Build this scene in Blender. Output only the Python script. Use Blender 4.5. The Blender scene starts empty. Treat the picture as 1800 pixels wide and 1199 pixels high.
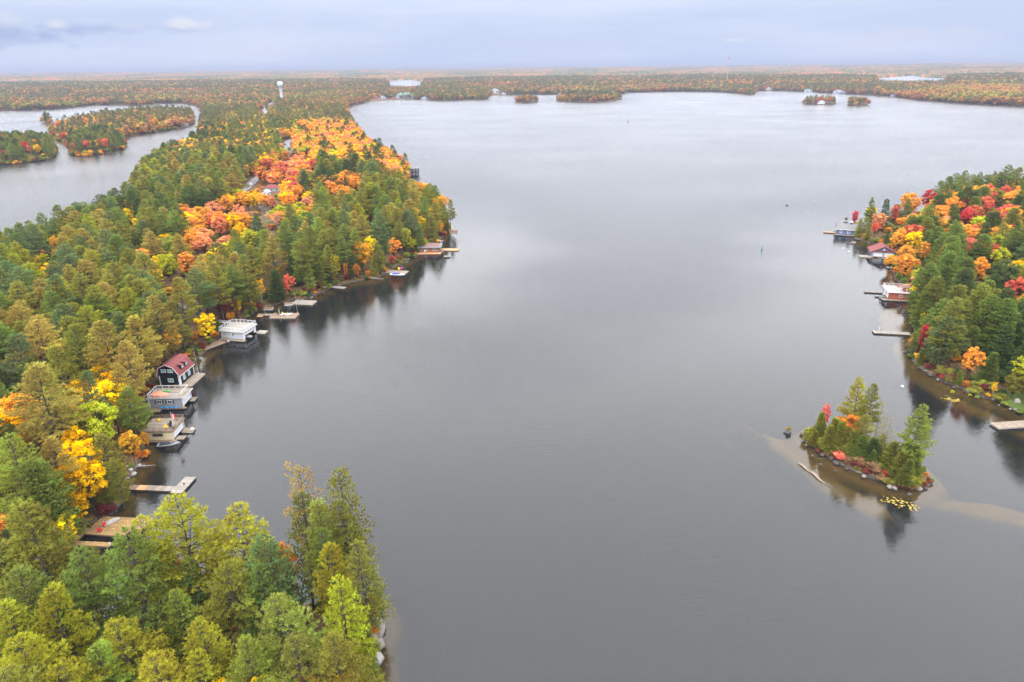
import bpy, math, random
import numpy as np
from mathutils import Matrix, Vector

random.seed(7); RNG = np.random.default_rng(7)
scene = bpy.context.scene
COL = scene.collection
R = math.radians

# ------------------------------------------------------------------ camera
CAM_H = 90.0; FPX = 1200.0
PITCH = math.atan((599.5 - 116.5) / FPX); ROLL = R(0.62)
_f = np.array([0, math.cos(PITCH), -math.sin(PITCH)]); _u0 = np.array([0, math.sin(PITCH), math.cos(PITCH)]); _r0 = np.array([1.0, 0, 0])
_rt = _r0 * math.cos(ROLL) - _u0 * math.sin(ROLL); _up = _u0 * math.cos(ROLL) + _r0 * math.sin(ROLL)
cam_d = bpy.data.cameras.new('camera'); cam_d.sensor_width = 36; cam_d.lens = 24.0; cam_d.clip_start = 1; cam_d.clip_end = 120000
cam = bpy.data.objects.new('camera', cam_d); COL.objects.link(cam)
M = Matrix.Identity(4)
for i in range(3):
    M[i][0] = _rt[i]; M[i][1] = _up[i]; M[i][2] = -_f[i]
M[2][3] = CAM_H
cam.matrix_world = M; scene.camera = cam

def at(x, y, z=0.0):
    """the world point at height z under a point of the 1800 x 1199 photograph"""
    d = _f + (x - 900) / FPX * _rt - (y - 599.5) / FPX * _up
    t = (z - CAM_H) / d[2]
    return np.array([t * d[0], t * d[1], z])
def to_px(P):
    v = np.asarray(P, float) - np.array([0, 0, CAM_H]); w = v @ _f; ws = np.where(w > 1, w, 1)
    return 900 + FPX * (v @ _rt) / ws, 599.5 - FPX * (v @ _up) / ws, w

# ------------------------------------------------------------------ world, sun, exposure
SUN_EL, SUN_AZ = R(48), R(200)        # high veiled sun behind the camera
world = bpy.data.worlds.new('World'); scene.world = world; world.use_nodes = True
wn = world.node_tree.nodes; wl = world.node_tree.links; wn.clear()
def N(nodes, t, **kw):
    n = nodes.new(t)
    for k, v in kw.items():
        if k.startswith('i_'): n.inputs[int(k[2:])].default_value = v
        else: setattr(n, k, v)
    return n
wout = N(wn, 'ShaderNodeOutputWorld'); bg = N(wn, 'ShaderNodeBackground')
sky = N(wn, 'ShaderNodeTexSky', sky_type='NISHITA', sun_disc=False, sun_elevation=SUN_EL, sun_rotation=SUN_AZ, air_density=1.0, dust_density=2.0, ozone_density=1.0)
tc = N(wn, 'ShaderNodeTexCoord'); sep = N(wn, 'ShaderNodeSeparateXYZ'); wl.new(tc.outputs['Generated'], sep.inputs[0])
def WM(op, a, b=None, clamp=False):
    n = wn.new('ShaderNodeMath'); n.operation = op; n.use_clamp = clamp
    for i, s in enumerate((a, b)):
        if s is None: continue
        if isinstance(s, (int, float)): n.inputs[i].default_value = s
        else: wl.new(s, n.inputs[i])
    return n.outputs[0]
def WMIX(fac, a, b):
    n = wn.new('ShaderNodeMix'); n.data_type = 'RGBA'
    for s, k in ((fac, 0), (a, 6), (b, 7)):
        if isinstance(s, (int, float)): n.inputs[k].default_value = s
        elif isinstance(s, tuple): n.inputs[k].default_value = (*s, 1)
        else: wl.new(s, n.inputs[k])
    return n.outputs[2]
zz = WM('MAXIMUM', sep.outputs[2], 0.0)
# overcast sheet: luminance rises from the horizon to the zenith as under any overcast sky
ramp = N(wn, 'ShaderNodeMapRange', interpolation_type='SMOOTHSTEP'); ramp.inputs[1].default_value = 0.055; ramp.inputs[2].default_value = 0.29
wl.new(zz, ramp.inputs[0])
zen_n = N(wn, 'ShaderNodeVectorMath', operation='SCALE'); zen_n.inputs[0].default_value = (1.78, 1.80, 1.87); wl.new(WM('ADD', 1.0, WM('MULTIPLY', zz, 0.45)), zen_n.inputs['Scale']); zen = zen_n.outputs[0]
sheet = WMIX(ramp.outputs[0], (0.325, 0.378, 0.515), zen)
# stretched cloud layers
mp = N(wn, 'ShaderNodeMapping'); mp.inputs['Scale'].default_value = (1.0, 1.0, 9.0); wl.new(tc.outputs['Generated'], mp.inputs[0])
n1 = N(wn, 'ShaderNodeTexNoise'); n1.inputs['Scale'].default_value = 2.6; n1.inputs['Detail'].default_value = 6; n1.inputs['Roughness'].default_value = 0.52; wl.new(mp.outputs[0], n1.inputs['Vector'])
lay = N(wn, 'ShaderNodeMapRange'); lay.inputs[1].default_value = 0.40; lay.inputs[2].default_value = 0.68; wl.new(n1.outputs[0], lay.inputs[0])
sheet2 = WMIX(WM('MULTIPLY', lay.outputs[0], 0.55), sheet, WMIX(ramp.outputs[0], (0.45, 0.475, 0.56), zen))
# puffs: small cumulus heads low in the north-west, bluish undersides
def direction(px, py):
    d = _f + (px - 900) / FPX * _rt - (py - 599.5) / FPX * _up
    return d / np.linalg.norm(d)
n2 = N(wn, 'ShaderNodeTexNoise'); n2.inputs['Scale'].default_value = 42; n2.inputs['Detail'].default_value = 5
mp2 = N(wn, 'ShaderNodeMapping'); mp2.inputs['Scale'].default_value = (1, 1, 1.8); wl.new(tc.outputs['Generated'], mp2.inputs[0]); wl.new(mp2.outputs[0], n2.inputs['Vector'])
def puff(col, px, py, rx, ry, tint, amt):
    d = direction(px, py)
    sub = N(wn, 'ShaderNodeVectorMath', operation='SUBTRACT'); wl.new(tc.outputs['Generated'], sub.inputs[0]); sub.inputs[1].default_value = tuple(d)
    sc = N(wn, 'ShaderNodeVectorMath', operation='MULTIPLY'); wl.new(sub.outputs[0], sc.inputs[0]); sc.inputs[1].default_value = (FPX / rx, FPX / rx, FPX / ry)
    ln = N(wn, 'ShaderNodeVectorMath', operation='LENGTH'); wl.new(sc.outputs[0], ln.inputs[0])
    v = WM('SUBTRACT', WM('ADD', 1.35, WM('MULTIPLY', WM('SUBTRACT', n2.outputs[0], 0.5), 3.2)), ln.outputs['Value'])
    return WMIX(WM('MULTIPLY', WM('MULTIPLY', v, 0.9, clamp=True), amt * 0.8), col, tuple(0.53 * q for q in tint))
c = sheet2
for a in ((20, 62, 70, 13, (0.36, 0.47, 0.78), 0.75), (150, 50, 55, 8, (0.40, 0.50, 0.80), 0.6), (225, 52, 26, 6, (0.45, 0.54, 0.82), 0.5), (318, 50, 26, 7, (0.42, 0.52, 0.80), 0.5),
          (20, 34, 26, 8, (0.78, 0.81, 0.94), 0.6), (100, 43, 13, 5, (0.86, 0.88, 0.97), 0.8), (160, 36, 24, 6, (0.76, 0.79, 0.94), 0.6), (225, 46, 18, 5, (0.76, 0.79, 0.94), 0.6),
          (325, 42, 26, 7, (0.90, 0.91, 0.98), 0.9), (1293, 70, 14, 4, (0.86, 0.87, 0.96), 0.7), (1560, 66, 80, 12, (0.74, 0.76, 0.92), 0.55), (1680, 62, 60, 10, (0.72, 0.75, 0.92), 0.5),
          (600, 88, 130, 12, (0.66, 0.71, 0.90), 0.4), (950, 80, 150, 14, (0.70, 0.74, 0.92), 0.4)):
    c = puff(c, *a)
fin = N(wn, 'ShaderNodeMix', data_type='RGBA'); fin.inputs[0].default_value = 0.90
sk = N(wn, 'ShaderNodeVectorMath', operation='SCALE'); sk.inputs['Scale'].default_value = 0.05; wl.new(sky.outputs[0], sk.inputs[0])
wl.new(sk.outputs[0], fin.inputs[6]); wl.new(c, fin.inputs[7])
wl.new(fin.outputs[2], bg.inputs[0]); bg.inputs[1].default_value = 1.0; wl.new(bg.outputs[0], wout.inputs[0])

sun_d = bpy.data.lights.new('sun', 'SUN'); sun_d.energy = 1.5; sun_d.angle = R(25); sun_d.color = (1, 0.95, 0.88)
sun = bpy.data.objects.new('sun', sun_d); COL.objects.link(sun)
sdir = Vector((math.sin(SUN_AZ) * math.cos(SUN_EL), math.cos(SUN_AZ) * math.cos(SUN_EL), math.sin(SUN_EL)))
sun.rotation_euler = sdir.to_track_quat('Z', 'Y').to_euler(); sun.location = (0, 0, 300)
vs = scene.view_settings; vs.view_transform = 'Standard'; vs.look = 'None'; vs.gamma = 1; vs.use_curve_mapping = False; vs.exposure = 0.96
cy = scene.cycles
cy.max_bounces = 6; cy.diffuse_bounces = 2; cy.glossy_bounces = 2; cy.transmission_bounces = 4; cy.transparent_max_bounces = 8; cy.volume_bounces = 1
cy.caustics_reflective = False; cy.caustics_refractive = False; cy.use_denoising = True; cy.sample_clamp_indirect = 6
try: cy.denoising_prefilter = 'ACCURATE'
except Exception: pass

# ------------------------------------------------------------------ materials
def nt(name):
    m = bpy.data.materials.new(name); m.use_nodes = True; t = m.node_tree; t.nodes.clear()
    o = t.nodes.new('ShaderNodeOutputMaterial'); return m, t.nodes, t.links, o
def plain(name, col, rough=0.75, var=0.18, scale=3.0, stretch=(1, 1, 1), metal=0.0, island=0.0, bump=0.0, col2=None, spec=0.3):
    """painted wood, metal, cloth: a base colour with grain, wear and (for planks) a tone per piece"""
    m, n, l, o = nt(name)
    b = N(n, 'ShaderNodeBsdfPrincipled'); b.inputs['Roughness'].default_value = rough; b.inputs['Metallic'].default_value = metal; b.inputs['Specular IOR Level'].default_value = spec
    t = N(n, 'ShaderNodeTexCoord'); mp = N(n, 'ShaderNodeMapping'); mp.inputs['Scale'].default_value = stretch; l.new(t.outputs['Object'], mp.inputs[0])
    ns = N(n, 'ShaderNodeTexNoise'); ns.inputs['Scale'].default_value = scale; ns.inputs['Detail'].default_value = 5; l.new(mp.outputs[0], ns.inputs['Vector'])
    mx = N(n, 'ShaderNodeMix', data_type='RGBA'); l.new(ns.outputs[0], mx.inputs[0])
    c2 = col2 or tuple(max(0, c * (1 - 2.2 * var)) for c in col)
    mx.inputs[6].default_value = (*c2, 1); mx.inputs[7].default_value = (*[min(1, c * (1 + var)) for c in col], 1)
    outc = mx.outputs[2]
    if island:
        g = N(n, 'ShaderNodeNewGeometry'); mr = N(n, 'ShaderNodeMapRange'); mr.inputs[3].default_value = 1 - island; mr.inputs[4].default_value = 1 + island; l.new(g.outputs['Random Per Island'], mr.inputs[0])
        sc = N(n, 'ShaderNodeVectorMath', operation='SCALE'); l.new(outc, sc.inputs[0]); l.new(mr.outputs[0], sc.inputs['Scale']); outc = sc.outputs[0]
    l.new(outc, b.inputs['Base Color'])
    if bump:
        bp = N(n, 'ShaderNodeBump'); bp.inputs['Strength'].default_value = bump; l.new(ns.outputs[0], bp.inputs['Height']); l.new(bp.outputs[0], b.inputs['Normal'])
    l.new(b.outputs[0], o.inputs[0]); return m
def leafmat(name, inst):
    """foliage: colour of the tree itself (object colour or instance attribute), a tone for every leaf"""
    m, n, l, o = nt(name)
    if inst: a = N(n, 'ShaderNodeAttribute', attribute_type='INSTANCER', attribute_name='col'); src = a.outputs['Color']
    else: a = N(n, 'ShaderNodeObjectInfo'); src = a.outputs['Color']
    t = N(n, 'ShaderNodeAttribute', attribute_type='GEOMETRY', attribute_name='tint')
    hs = N(n, 'ShaderNodeHueSaturation'); l.new(src, hs.inputs['Color'])
    mh = N(n, 'ShaderNodeMapRange'); mh.inputs[3].default_value = 0.476; mh.inputs[4].default_value = 0.527; l.new(t.outputs['Fac'], mh.inputs[0]); l.new(mh.outputs[0], hs.inputs['Hue'])
    mv = N(n, 'ShaderNodeMapRange'); mv.inputs[3].default_value = 0.6; mv.inputs[4].default_value = 1.36; l.new(t.outputs['Fac'], mv.inputs[0]); l.new(mv.outputs[0], hs.inputs['Value'])
    d = N(n, 'ShaderNodeBsdfDiffuse'); tr = N(n, 'ShaderNodeBsdfTranslucent'); mx = N(n, 'ShaderNodeMixShader'); mx.inputs[0].default_value = 0.42; hs.inputs['Saturation'].default_value = 1.06
    l.new(hs.outputs[0], d.inputs[0]); l.new(hs.outputs[0], tr.inputs[0]); l.new(d.outputs[0], mx.inputs[1]); l.new(tr.outputs[0], mx.inputs[2]); l.new(mx.outputs[0], o.inputs[0])
    return m
MT = {}
MT['leaf'] = leafmat('foliage', False); MT['leaf_i'] = leafmat('foliage_woodland', True)
MT['bark'] = plain('bark', (0.075, 0.06, 0.05), 0.9, 0.3, 4, (1, 1, 0.2), bump=0.4)
MT['birch'] = plain('birch_bark', (0.36, 0.34, 0.31), 0.8, 0.3, 5, (0.4, 0.4, 2))
MT['greybark'] = plain('grey_bark', (0.23, 0.20, 0.19), 0.9, 0.2, 4)
MT['driftwood'] = plain('driftwood', (0.26, 0.20, 0.15), 0.9, 0.25, 3)
MT['rock'] = plain('granite', (0.19, 0.165, 0.15), 0.85, 0.35, 1.6, bump=0.5, col2=(0.07, 0.065, 0.06))
MT['rock_dark'] = plain('wet_granite', (0.07, 0.06, 0.052), 0.6, 0.3, 1.6, bump=0.5)
MT['rock_pale'] = plain('pale_granite', (0.30, 0.28, 0.26), 0.85, 0.2, 2.0, bump=0.4)
MT['deck'] = plain('weathered_boards', (0.23, 0.185, 0.14), 0.85, 0.15, 1.2, (1, 1, 1), island=0.22)
MT['deck_grey'] = plain('grey_boards', (0.235, 0.21, 0.185), 0.85, 0.15, 1.2, island=0.2)
MT['deck_brown'] = plain('brown_boards', (0.22, 0.15, 0.10), 0.85, 0.15, 1.2, island=0.22)
MT['deck_new'] = plain('new_cedar_boards', (0.50, 0.28, 0.14), 0.8, 0.12, 1.2, island=0.15)
MT['deck_leafy'] = plain('leaf_strewn_boards', (0.15, 0.10, 0.065), 0.9, 0.25, 2.5, col2=(0.22, 0.13, 0.035), island=0.2)
MT['leaflitter'] = plain('fallen_leaves', (0.55, 0.34, 0.05), 0.8, 0.2, 3, island=0.35)
MT['deck_white'] = plain('pale_deck_boards', (0.28, 0.255, 0.23), 0.8, 0.08, 1.0, island=0.08)
MT['beam'] = plain('dock_timber', (0.085, 0.065, 0.05), 0.85, 0.25, 2)
MT['edge'] = plain('pale_dock_edge', (0.52, 0.44, 0.35), 0.8, 0.15, 2)
MT['white'] = plain('white_paint', (0.58, 0.58, 0.595), 0.5, 0.05, 2)
MT['greywall'] = plain('grey_siding', (0.25, 0.26, 0.285), 0.7, 0.06, 1.2, (0.3, 0.3, 6))
MT['bluegrey'] = plain('pale_blue_grey_siding', (0.37, 0.405, 0.475), 0.7, 0.05, 1.2, (0.3, 0.3, 6))
MT['black'] = plain('black_siding', (0.012, 0.013, 0.017), 0.6, 0.2, 1.2, (0.3, 0.3, 8))
MT['cream'] = plain('cream_siding', (0.52, 0.455, 0.31), 0.7, 0.06, 1.2, (0.3, 0.3, 6))
MT['bluewall'] = plain('slate_blue_siding', (0.10, 0.125, 0.22), 0.7, 0.12, 1.2, (0.3, 0.3, 6))
MT['redwall'] = plain('red_brown_siding', (0.30, 0.085, 0.045), 0.75, 0.15, 1.4, (0.3, 0.3, 6))
MT['logwall'] = plain('log_siding', (0.25, 0.10, 0.045), 0.75, 0.2, 1.4, (0.3, 0.3, 6))
MT['redroof'] = plain('red_shingles', (0.175, 0.048, 0.046), 0.85, 0.14, 2.5, bump=0.3)
MT['greyroof'] = plain('grey_shingles', (0.17, 0.165, 0.165), 0.9, 0.22, 1.6, bump=0.3)
MT['brownroof'] = plain('brown_shingles', (0.19, 0.10, 0.085), 0.9, 0.15, 1.6)
MT['greenroof'] = plain('green_roof', (0.12, 0.20, 0.18), 0.8, 0.1, 1)
MT['glass'] = plain('dark_glass', (0.03, 0.04, 0.05), 0.08, 0.1, 1, spec=0.8)
MT['teal'] = plain('sky_lit_glass', (0.20, 0.42, 0.44), 0.1, 0.12, 1, spec=0.8)  # smooth panes with an even teal base colour
MT['dark'] = plain('black_metal', (0.02, 0.02, 0.022), 0.5, 0.2, 2)
MT['tarp'] = plain('orange_tarpaulin', (0.85, 0.22, 0.10), 0.6, 0.12, 2, bump=0.3)
MT['green'] = plain('green_plastic', (0.10, 0.55, 0.12), 0.4, 0.08, 2)
MT['blue'] = plain('blue_plastic', (0.02, 0.28, 0.68), 0.35, 0.06, 2)
MT['navy'] = plain('blue_canvas', (0.03, 0.06, 0.33), 0.7, 0.15, 2)
MT['yellow'] = plain('yellow_paint', (0.80, 0.52, 0.03), 0.5, 0.08, 2)
MT['redp'] = plain('red_paint', (0.62, 0.03, 0.04), 0.5, 0.1, 2)
MT['charcoal'] = plain('charcoal_canvas', (0.035, 0.037, 0.05), 0.8, 0.2, 2)
MT['hull'] = plain('white_gelcoat', (0.74, 0.75, 0.77), 0.25, 0.04, 1, spec=0.6)
MT['alu'] = plain('bare_aluminium', (0.45, 0.46, 0.47), 0.35, 0.1, 2, metal=0.6)
MT['skin'] = plain('skin', (0.55, 0.33, 0.24), 0.6, 0.05, 4)
MT['jean'] = plain('blue_trousers', (0.07, 0.11, 0.20), 0.9, 0.1, 4)
MT['shirt'] = plain('green_jacket', (0.22, 0.32, 0.24), 0.9, 0.1, 4)
MT['asphalt'] = plain('asphalt', (0.20, 0.195, 0.20), 0.9, 0.12, 0.3)
MT['linepaint'] = plain('yellow_line_paint', (0.65, 0.42, 0.06), 0.8, 0.1, 1)
MT['greenbuoy'] = plain('green_buoy_paint', (0.02, 0.22, 0.12), 0.5, 0.1, 2)
MT['towerpaint'] = plain('pale_tower_paint', (0.45, 0.47, 0.52), 0.5, 0.03, 0.1)

# ------------------------------------------------------------------ mesh helpers
class MB:
    def __init__(s): s.v = []; s.f = []
    def box(s, cx, cy, cz, sx, sy, sz, rz=0.0):
        c, n_ = math.cos(rz), math.sin(rz); b = len(s.v)
        for dz in (-1, 1):
            for dx, dy in ((-1, -1), (1, -1), (1, 1), (-1, 1)):
                x, y = dx * sx / 2, dy * sy / 2
                s.v.append((cx + x * c - y * n_, cy + x * n_ + y * c, cz + dz * sz / 2))
        s.f += [(b, b+3, b+2, b+1), (b+4, b+5, b+6, b+7), (b, b+1, b+5, b+4), (b+1, b+2, b+6, b+5), (b+2, b+3, b+7, b+6), (b+3, b, b+4, b+7)]
        return s
    def extrude(s, prof, y0, y1):
        """closed (x, z) outline pulled from y0 to y1"""
        n = len(prof); b = len(s.v)
        s.v += [(x, y0, z) for x, z in prof] + [(x, y1, z) for x, z in prof]
        s.f.append(tuple(b + i for i in range(n))); s.f.append(tuple(b + n + i for i in range(n - 1, -1, -1)))
        s.f += [(b + i, b + n + i, b + n + (i + 1) % n, b + (i + 1) % n) for i in range(n)]
        return s
    def tube(s, p, r, k=6, cap=True):
        p = [Vector(q) for q in p]; b = len(s.v); n = len(p)
        for i, q in enumerate(p):
            t = (p[min(i + 1, n - 1)] - p[max(i - 1, 0)]).normalized()
            a = t.cross(Vector((0.31, 0.95, 0.1))) ; a = a.normalized() if a.length > 1e-4 else Vector((1, 0, 0)); bb = t.cross(a)
            rr = r[i] if hasattr(r, '__len__') else r
            for j in range(k):
                th = 2 * math.pi * j / k; s.v.append(tuple(q + (a * math.cos(th) + bb * math.sin(th)) * rr))
        for i in range(n - 1):
            for j in range(k):
                s.f.append((b + i*k + j, b + i*k + (j+1) % k, b + (i+1)*k + (j+1) % k, b + (i+1)*k + j))
        if cap: s.f.append(tuple(b + j for j in range(k - 1, -1, -1))); s.f.append(tuple(b + (n-1)*k + j for j in range(k)))
        return s
    def lathe(s, prof, k=14, c=(0, 0)):
        b = len(s.v); n = len(prof)
        for r_, z in prof:
            for j in range(k):
                th = 2 * math.pi * j / k; s.v.append((c[0] + r_ * math.cos(th), c[1] + r_ * math.sin(th), z))
        for i in range(n - 1):
            for j in range(k): s.f.append((b + i*k + j, b + i*k + (j+1) % k, b + (i+1)*k + (j+1) % k, b + (i+1)*k + j))
        s.f.append(tuple(b + j for j in range(k - 1, -1, -1))); s.f.append(tuple(b + (n-1)*k + j for j in range(k)))
        return s
    def loft(s, secs):
        """rings of equal length"""
        b = len(s.v); k = len(secs[0]); n = len(secs)
        for q in secs: s.v += [tuple(p) for p in q]
        for i in range(n - 1):
            for j in range(k): s.f.append((b + i*k + j, b + i*k + (j+1) % k, b + (i+1)*k + (j+1) % k, b + (i+1)*k + j))
        s.f.append(tuple(b + j for j in range(k - 1, -1, -1))); s.f.append(tuple(b + (n-1)*k + j for j in range(k)))
        return s
    def quad(s, *p):
        b = len(s.v); s.v += [tuple(q) for q in p]; s.f.append(tuple(range(b, b + len(p)))); return s
    def mesh(s, name, mat, smooth=False):
        me = bpy.data.meshes.new(name); me.from_pydata(s.v, [], s.f); me.materials.append(MT[mat] if isinstance(mat, str) else mat)
        if smooth: me.polygons.foreach_set('use_smooth', [True] * len(me.polygons))
        me.update(); return me
def link(name, data, parent=None):
    o = bpy.data.objects.new(name, data); COL.objects.link(o)
    if parent is not None: o.parent = parent
    return o
def part(name, mb, mat, parent, smooth=False, kind=None, label=None):
    o = link(name, mb.mesh(name, mat, smooth), parent)
    if kind: o['kind'] = kind
    if label: o['label'] = label
    return o
def tag(o, label=None, cat=None, group=None, kind=None):
    if label: o['label'] = label
    if cat: o['category'] = cat
    if group: o['group'] = group
    if kind: o['kind'] = kind
    return o
def thing(name, label, cat, loc=(0, 0, 0), rz=0.0, group=None):
    o = link(name, None); o.location = loc; o.rotation_euler = (0, 0, rz); o.empty_display_size = 0.5
    return tag(o, label, cat, group)
def npmesh(name, V, Fc, mats, tint=None, midx=None, smooth=False, nside=3):
    """mesh from numpy arrays; Fc is (n, nside)"""
    me = bpy.data.meshes.new(name); me.vertices.add(len(V)); me.vertices.foreach_set('co', np.asarray(V, np.float32).ravel())
    nf = len(Fc); me.loops.add(nf * nside); me.loops.foreach_set('vertex_index', np.asarray(Fc, np.int32).ravel())
    me.polygons.add(nf); me.polygons.foreach_set('loop_start', np.arange(0, nf * nside, nside, dtype=np.int32))
    try: me.polygons.foreach_set('loop_total', np.full(nf, nside, np.int32))
    except Exception: pass
    for m in mats: me.materials.append(MT[m] if isinstance(m, str) else m)
    if midx is not None: me.polygons.foreach_set('material_index', np.asarray(midx, np.int32))
    if smooth: me.polygons.foreach_set('use_smooth', np.ones(nf, bool))
    if tint is not None:
        a = me.attributes.new('tint', 'FLOAT', 'POINT'); a.data.foreach_set('value', np.asarray(tint, np.float32))
    me.update(calc_edges=True); return me
# ------------------------------------------------------------------ the lay of the land (outlines read off the photograph, on the water plane or at tree-top height)
def poly(pts): return np.array([at(*p)[:2] for p in pts])
PEN_E = [(-100,1040),(0,1014),(45,992),(90,972),(112,956),(140,930),(180,912),(205,902),(216,884),(222,862),(228,838),(240,822),(256,800),(262,776),(254,745),(254,716),(264,695),(272,672),(300,655),
         (336,645),(348,630),(366,614),(380,606),(392,585),(410,570),(432,562),(448,549),(475,539),(505,531),(524,527),(548,523),(570,513),(592,503),(626,495),(664,489),(688,476),(706,465),(733,449),
         (748,440),(764,430),(778,420),(786,410),(794,402)]
PEN = poly(PEN_E + [(786,352,14),(764,316,18),(742,300,18),(722,284,18),(706,262,18),(688,249,18),(652,234,18),(632,216,18),(616,196,16),(609,189),(628,184),(652,178),(690,176),(735,175),(770,177),(857,175),(862,169),(905,167),(950,166),(1096,165),(1102,162.5),(1200,161),(1270,162),
         (1318,167),(1326,166),(1330,159.5),(1380,160),(1460,164),(1520,167),(1560,169),(1620,177),(1700,182.5),(1800,188),(1900,195),(2060,206)])
PEN = np.vstack([PEN, [[9000, 1500], [60000, 3000], [60000, 60000], [-60000, 60000], [-60000, 2600], [-9000, 2300]],
      poly([(-260,204),(-100,199),(0,195),(60,194),(100,192),(130,189),(165,185),(215,184.5),(245,186),(280,182),(320,181.5),(345,186),(355,195),(356,208),(352,222),(343,230,16),(277,248,20),(240,266,22),(230,291,23),(217,311,23),(167,329,24),(133,346,24),(93,358,24),(63,366,24),(33,379,24),(0,387,24),(-150,425,24),(-330,490,24),(-420,620),(-420,900)])])
FG = poly([(672,1078),(676,1100),(668,1130),(664,1160),(668,1199),(676,1260),(700,1600),(-200,1600),(-200,1340),(-60,1262),(60,1215),(150,1180),(230,1150),(300,1118),(370,1092),(450,1072),(540,1062),(600,1052),(650,1058)])
ISL_A = poly([(-90,291),(0,290),(40,288),(75,283),(97,277),(100,268),(96,240,14),(50,232,16),(0,236,16),(-90,240,16)])
ISL_BC = poly([(122,272),(150,277),(185,270),(215,264),(221,256),(218,243),(232,238),(265,234),(300,229),(330,223),(343,216),(338,190,14),(300,186,18),(240,187,18),(180,193,18),(120,201,18),(95,210,16),(92,228),(92,244),(112,250),(123,262)])
ISLET = poly([(74,217),(80,219),(90,219),(92,216),(84,214),(76,215)])
RIGHT = poly([(2300,900),(2050,800),(1900,760),(1850,744),(1800,727),(1760,709),(1710,692),(1660,670),(1622,652),(1604,636),(1598,612),(1602,590),(1608,560),(1606,545),(1600,528),(1588,505),(1572,490),(1566,474),(1572,455),(1560,438),(1540,430),(1516,425),(1502,418),(1500,402),(1496,392),(1502,384,4),(1520,366,12),(1560,347,18),(1610,330,18),(1660,314,20),(1700,305,20),(1770,296,22),(1850,288,22),(2000,276,22),(2300,262,22)])
SMALL = poly([(1410,766),(1416,778),(1432,791),(1452,804),(1490,824),(1530,841),(1570,857),(1610,865),(1632,857),(1643,846),(1630,828),(1600,803),(1560,786),(1510,768),(1460,757),(1425,756)])
FARI = [poly([(905,180),(925,181.3),(946,180),(944,177.5),(906,177.5)]), poly([(978,178),(1005,179.5),(1040,180),(1072,178.5),(1094,173.5),(1090,171.5),(1040,174),(980,174.5)]),
        poly([(1410,183),(1430,184),(1450,184.3),(1470,183),(1470,180.5),(1412,181)]), poly([(1488,185.5),(1508,186.5),(1527,185.5),(1526,182.5),(1489,182.5)])]
LAKES = [poly([(683,155),(760,155),(742,143),(720,140.5),(690,141.5),(680,147)]), poly([(1535,138),(1560,144),(1672,144),(1668,138.5),(1625,136),(1606,132.5),(1575,135)]), poly([(572,153),(600,153),(596,150.5),(578,150.5)])]
def sdf_poly(P, X, Y):
    """signed distance, positive inside; far away only roughly"""
    lo = P.min(0) - 420; hi = P.max(0) + 420
    out = -np.maximum.reduce([lo[0] - X, X - hi[0], lo[1] - Y, Y - hi[1], np.zeros_like(X)]) - 420
    k = np.where((X > lo[0]) & (X < hi[0]) & (Y > lo[1]) & (Y < hi[1]))[0]
    if not len(k): return out
    x, y = X[k], Y[k]; d2 = np.full(len(k), 1e18); ins = np.zeros(len(k), bool)
    for a, b in zip(P, np.roll(P, -1, 0)):
        ex, ey = b - a; wx, wy = x - a[0], y - a[1]
        t = np.clip((wx * ex + wy * ey) / (ex * ex + ey * ey + 1e-9), 0, 1)
        d2 = np.minimum(d2, (wx - ex * t) ** 2 + (wy - ey * t) ** 2)
        c = (a[1] > y) != (b[1] > y)
        if ey: ins ^= c & (x < ex * (y - a[1]) / ey + a[0])
    out[k] = np.sqrt(d2) * np.where(ins, 1, -1); return out
def wob(X, Y, s):  # small sinuous noise
    return (np.sin(X / s + 1.3 * np.sin(Y / s * 0.7)) + np.sin(Y / s * 1.31 + 1.7 * np.sin(X / s * 0.53) + 2.0) + 0.5 * np.sin((X + Y) / s * 2.1) + 0.5 * np.sin((X - 1.3 * Y) / s * 1.7 + 1)) / 3
def land(X, Y):
    X = np.asarray(X, float).ravel(); Y = np.asarray(Y, float).ravel()
    s = sdf_poly(PEN, X, Y)
    for L in LAKES: s = np.minimum(s, -sdf_poly(L, X, Y))
    for P in (FG, ISL_A, ISL_BC, ISLET, RIGHT, SMALL, *FARI): s = np.maximum(s, sdf_poly(P, X, Y))
    r = np.hypot(X, Y)
    return s + wob(X, Y, 5.0) * np.clip(r / 400, 0.25, 1.2)
def ground(X, Y, s=None):
    X = np.asarray(X, float).ravel(); Y = np.asarray(Y, float).ravel()
    if s is None: s = land(X, Y)
    r = np.hypot(X, Y); sp = np.maximum(s, 0); far = np.clip((r - 2200) / 10000, 0, 1)
    hills = (0.55 + 0.45 * wob(X, Y, 160)) * 7 * (1 - np.exp(-sp / 70)) + far * (1 - np.exp(-sp / 350)) * (26 + 20 * wob(X, Y, 700) + 14 * wob(X + 900, Y, 330))
    up = 0.05 + 0.9 * np.clip(sp / 2.2, 0, 1) + 0.35 * wob(X, Y, 2.1) * np.clip(sp / 2, 0, 1) + hills * np.clip(sp / 6, 0, 1)
    dn = np.minimum(-s, 80); bed = -0.12 - 0.6 * dn - 0.01 * dn ** 2
    bed = np.maximum(bed, -7)
    return np.where(s > 0, up, bed)
def ground1(x, y): return float(ground([x], [y])[0])

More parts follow.
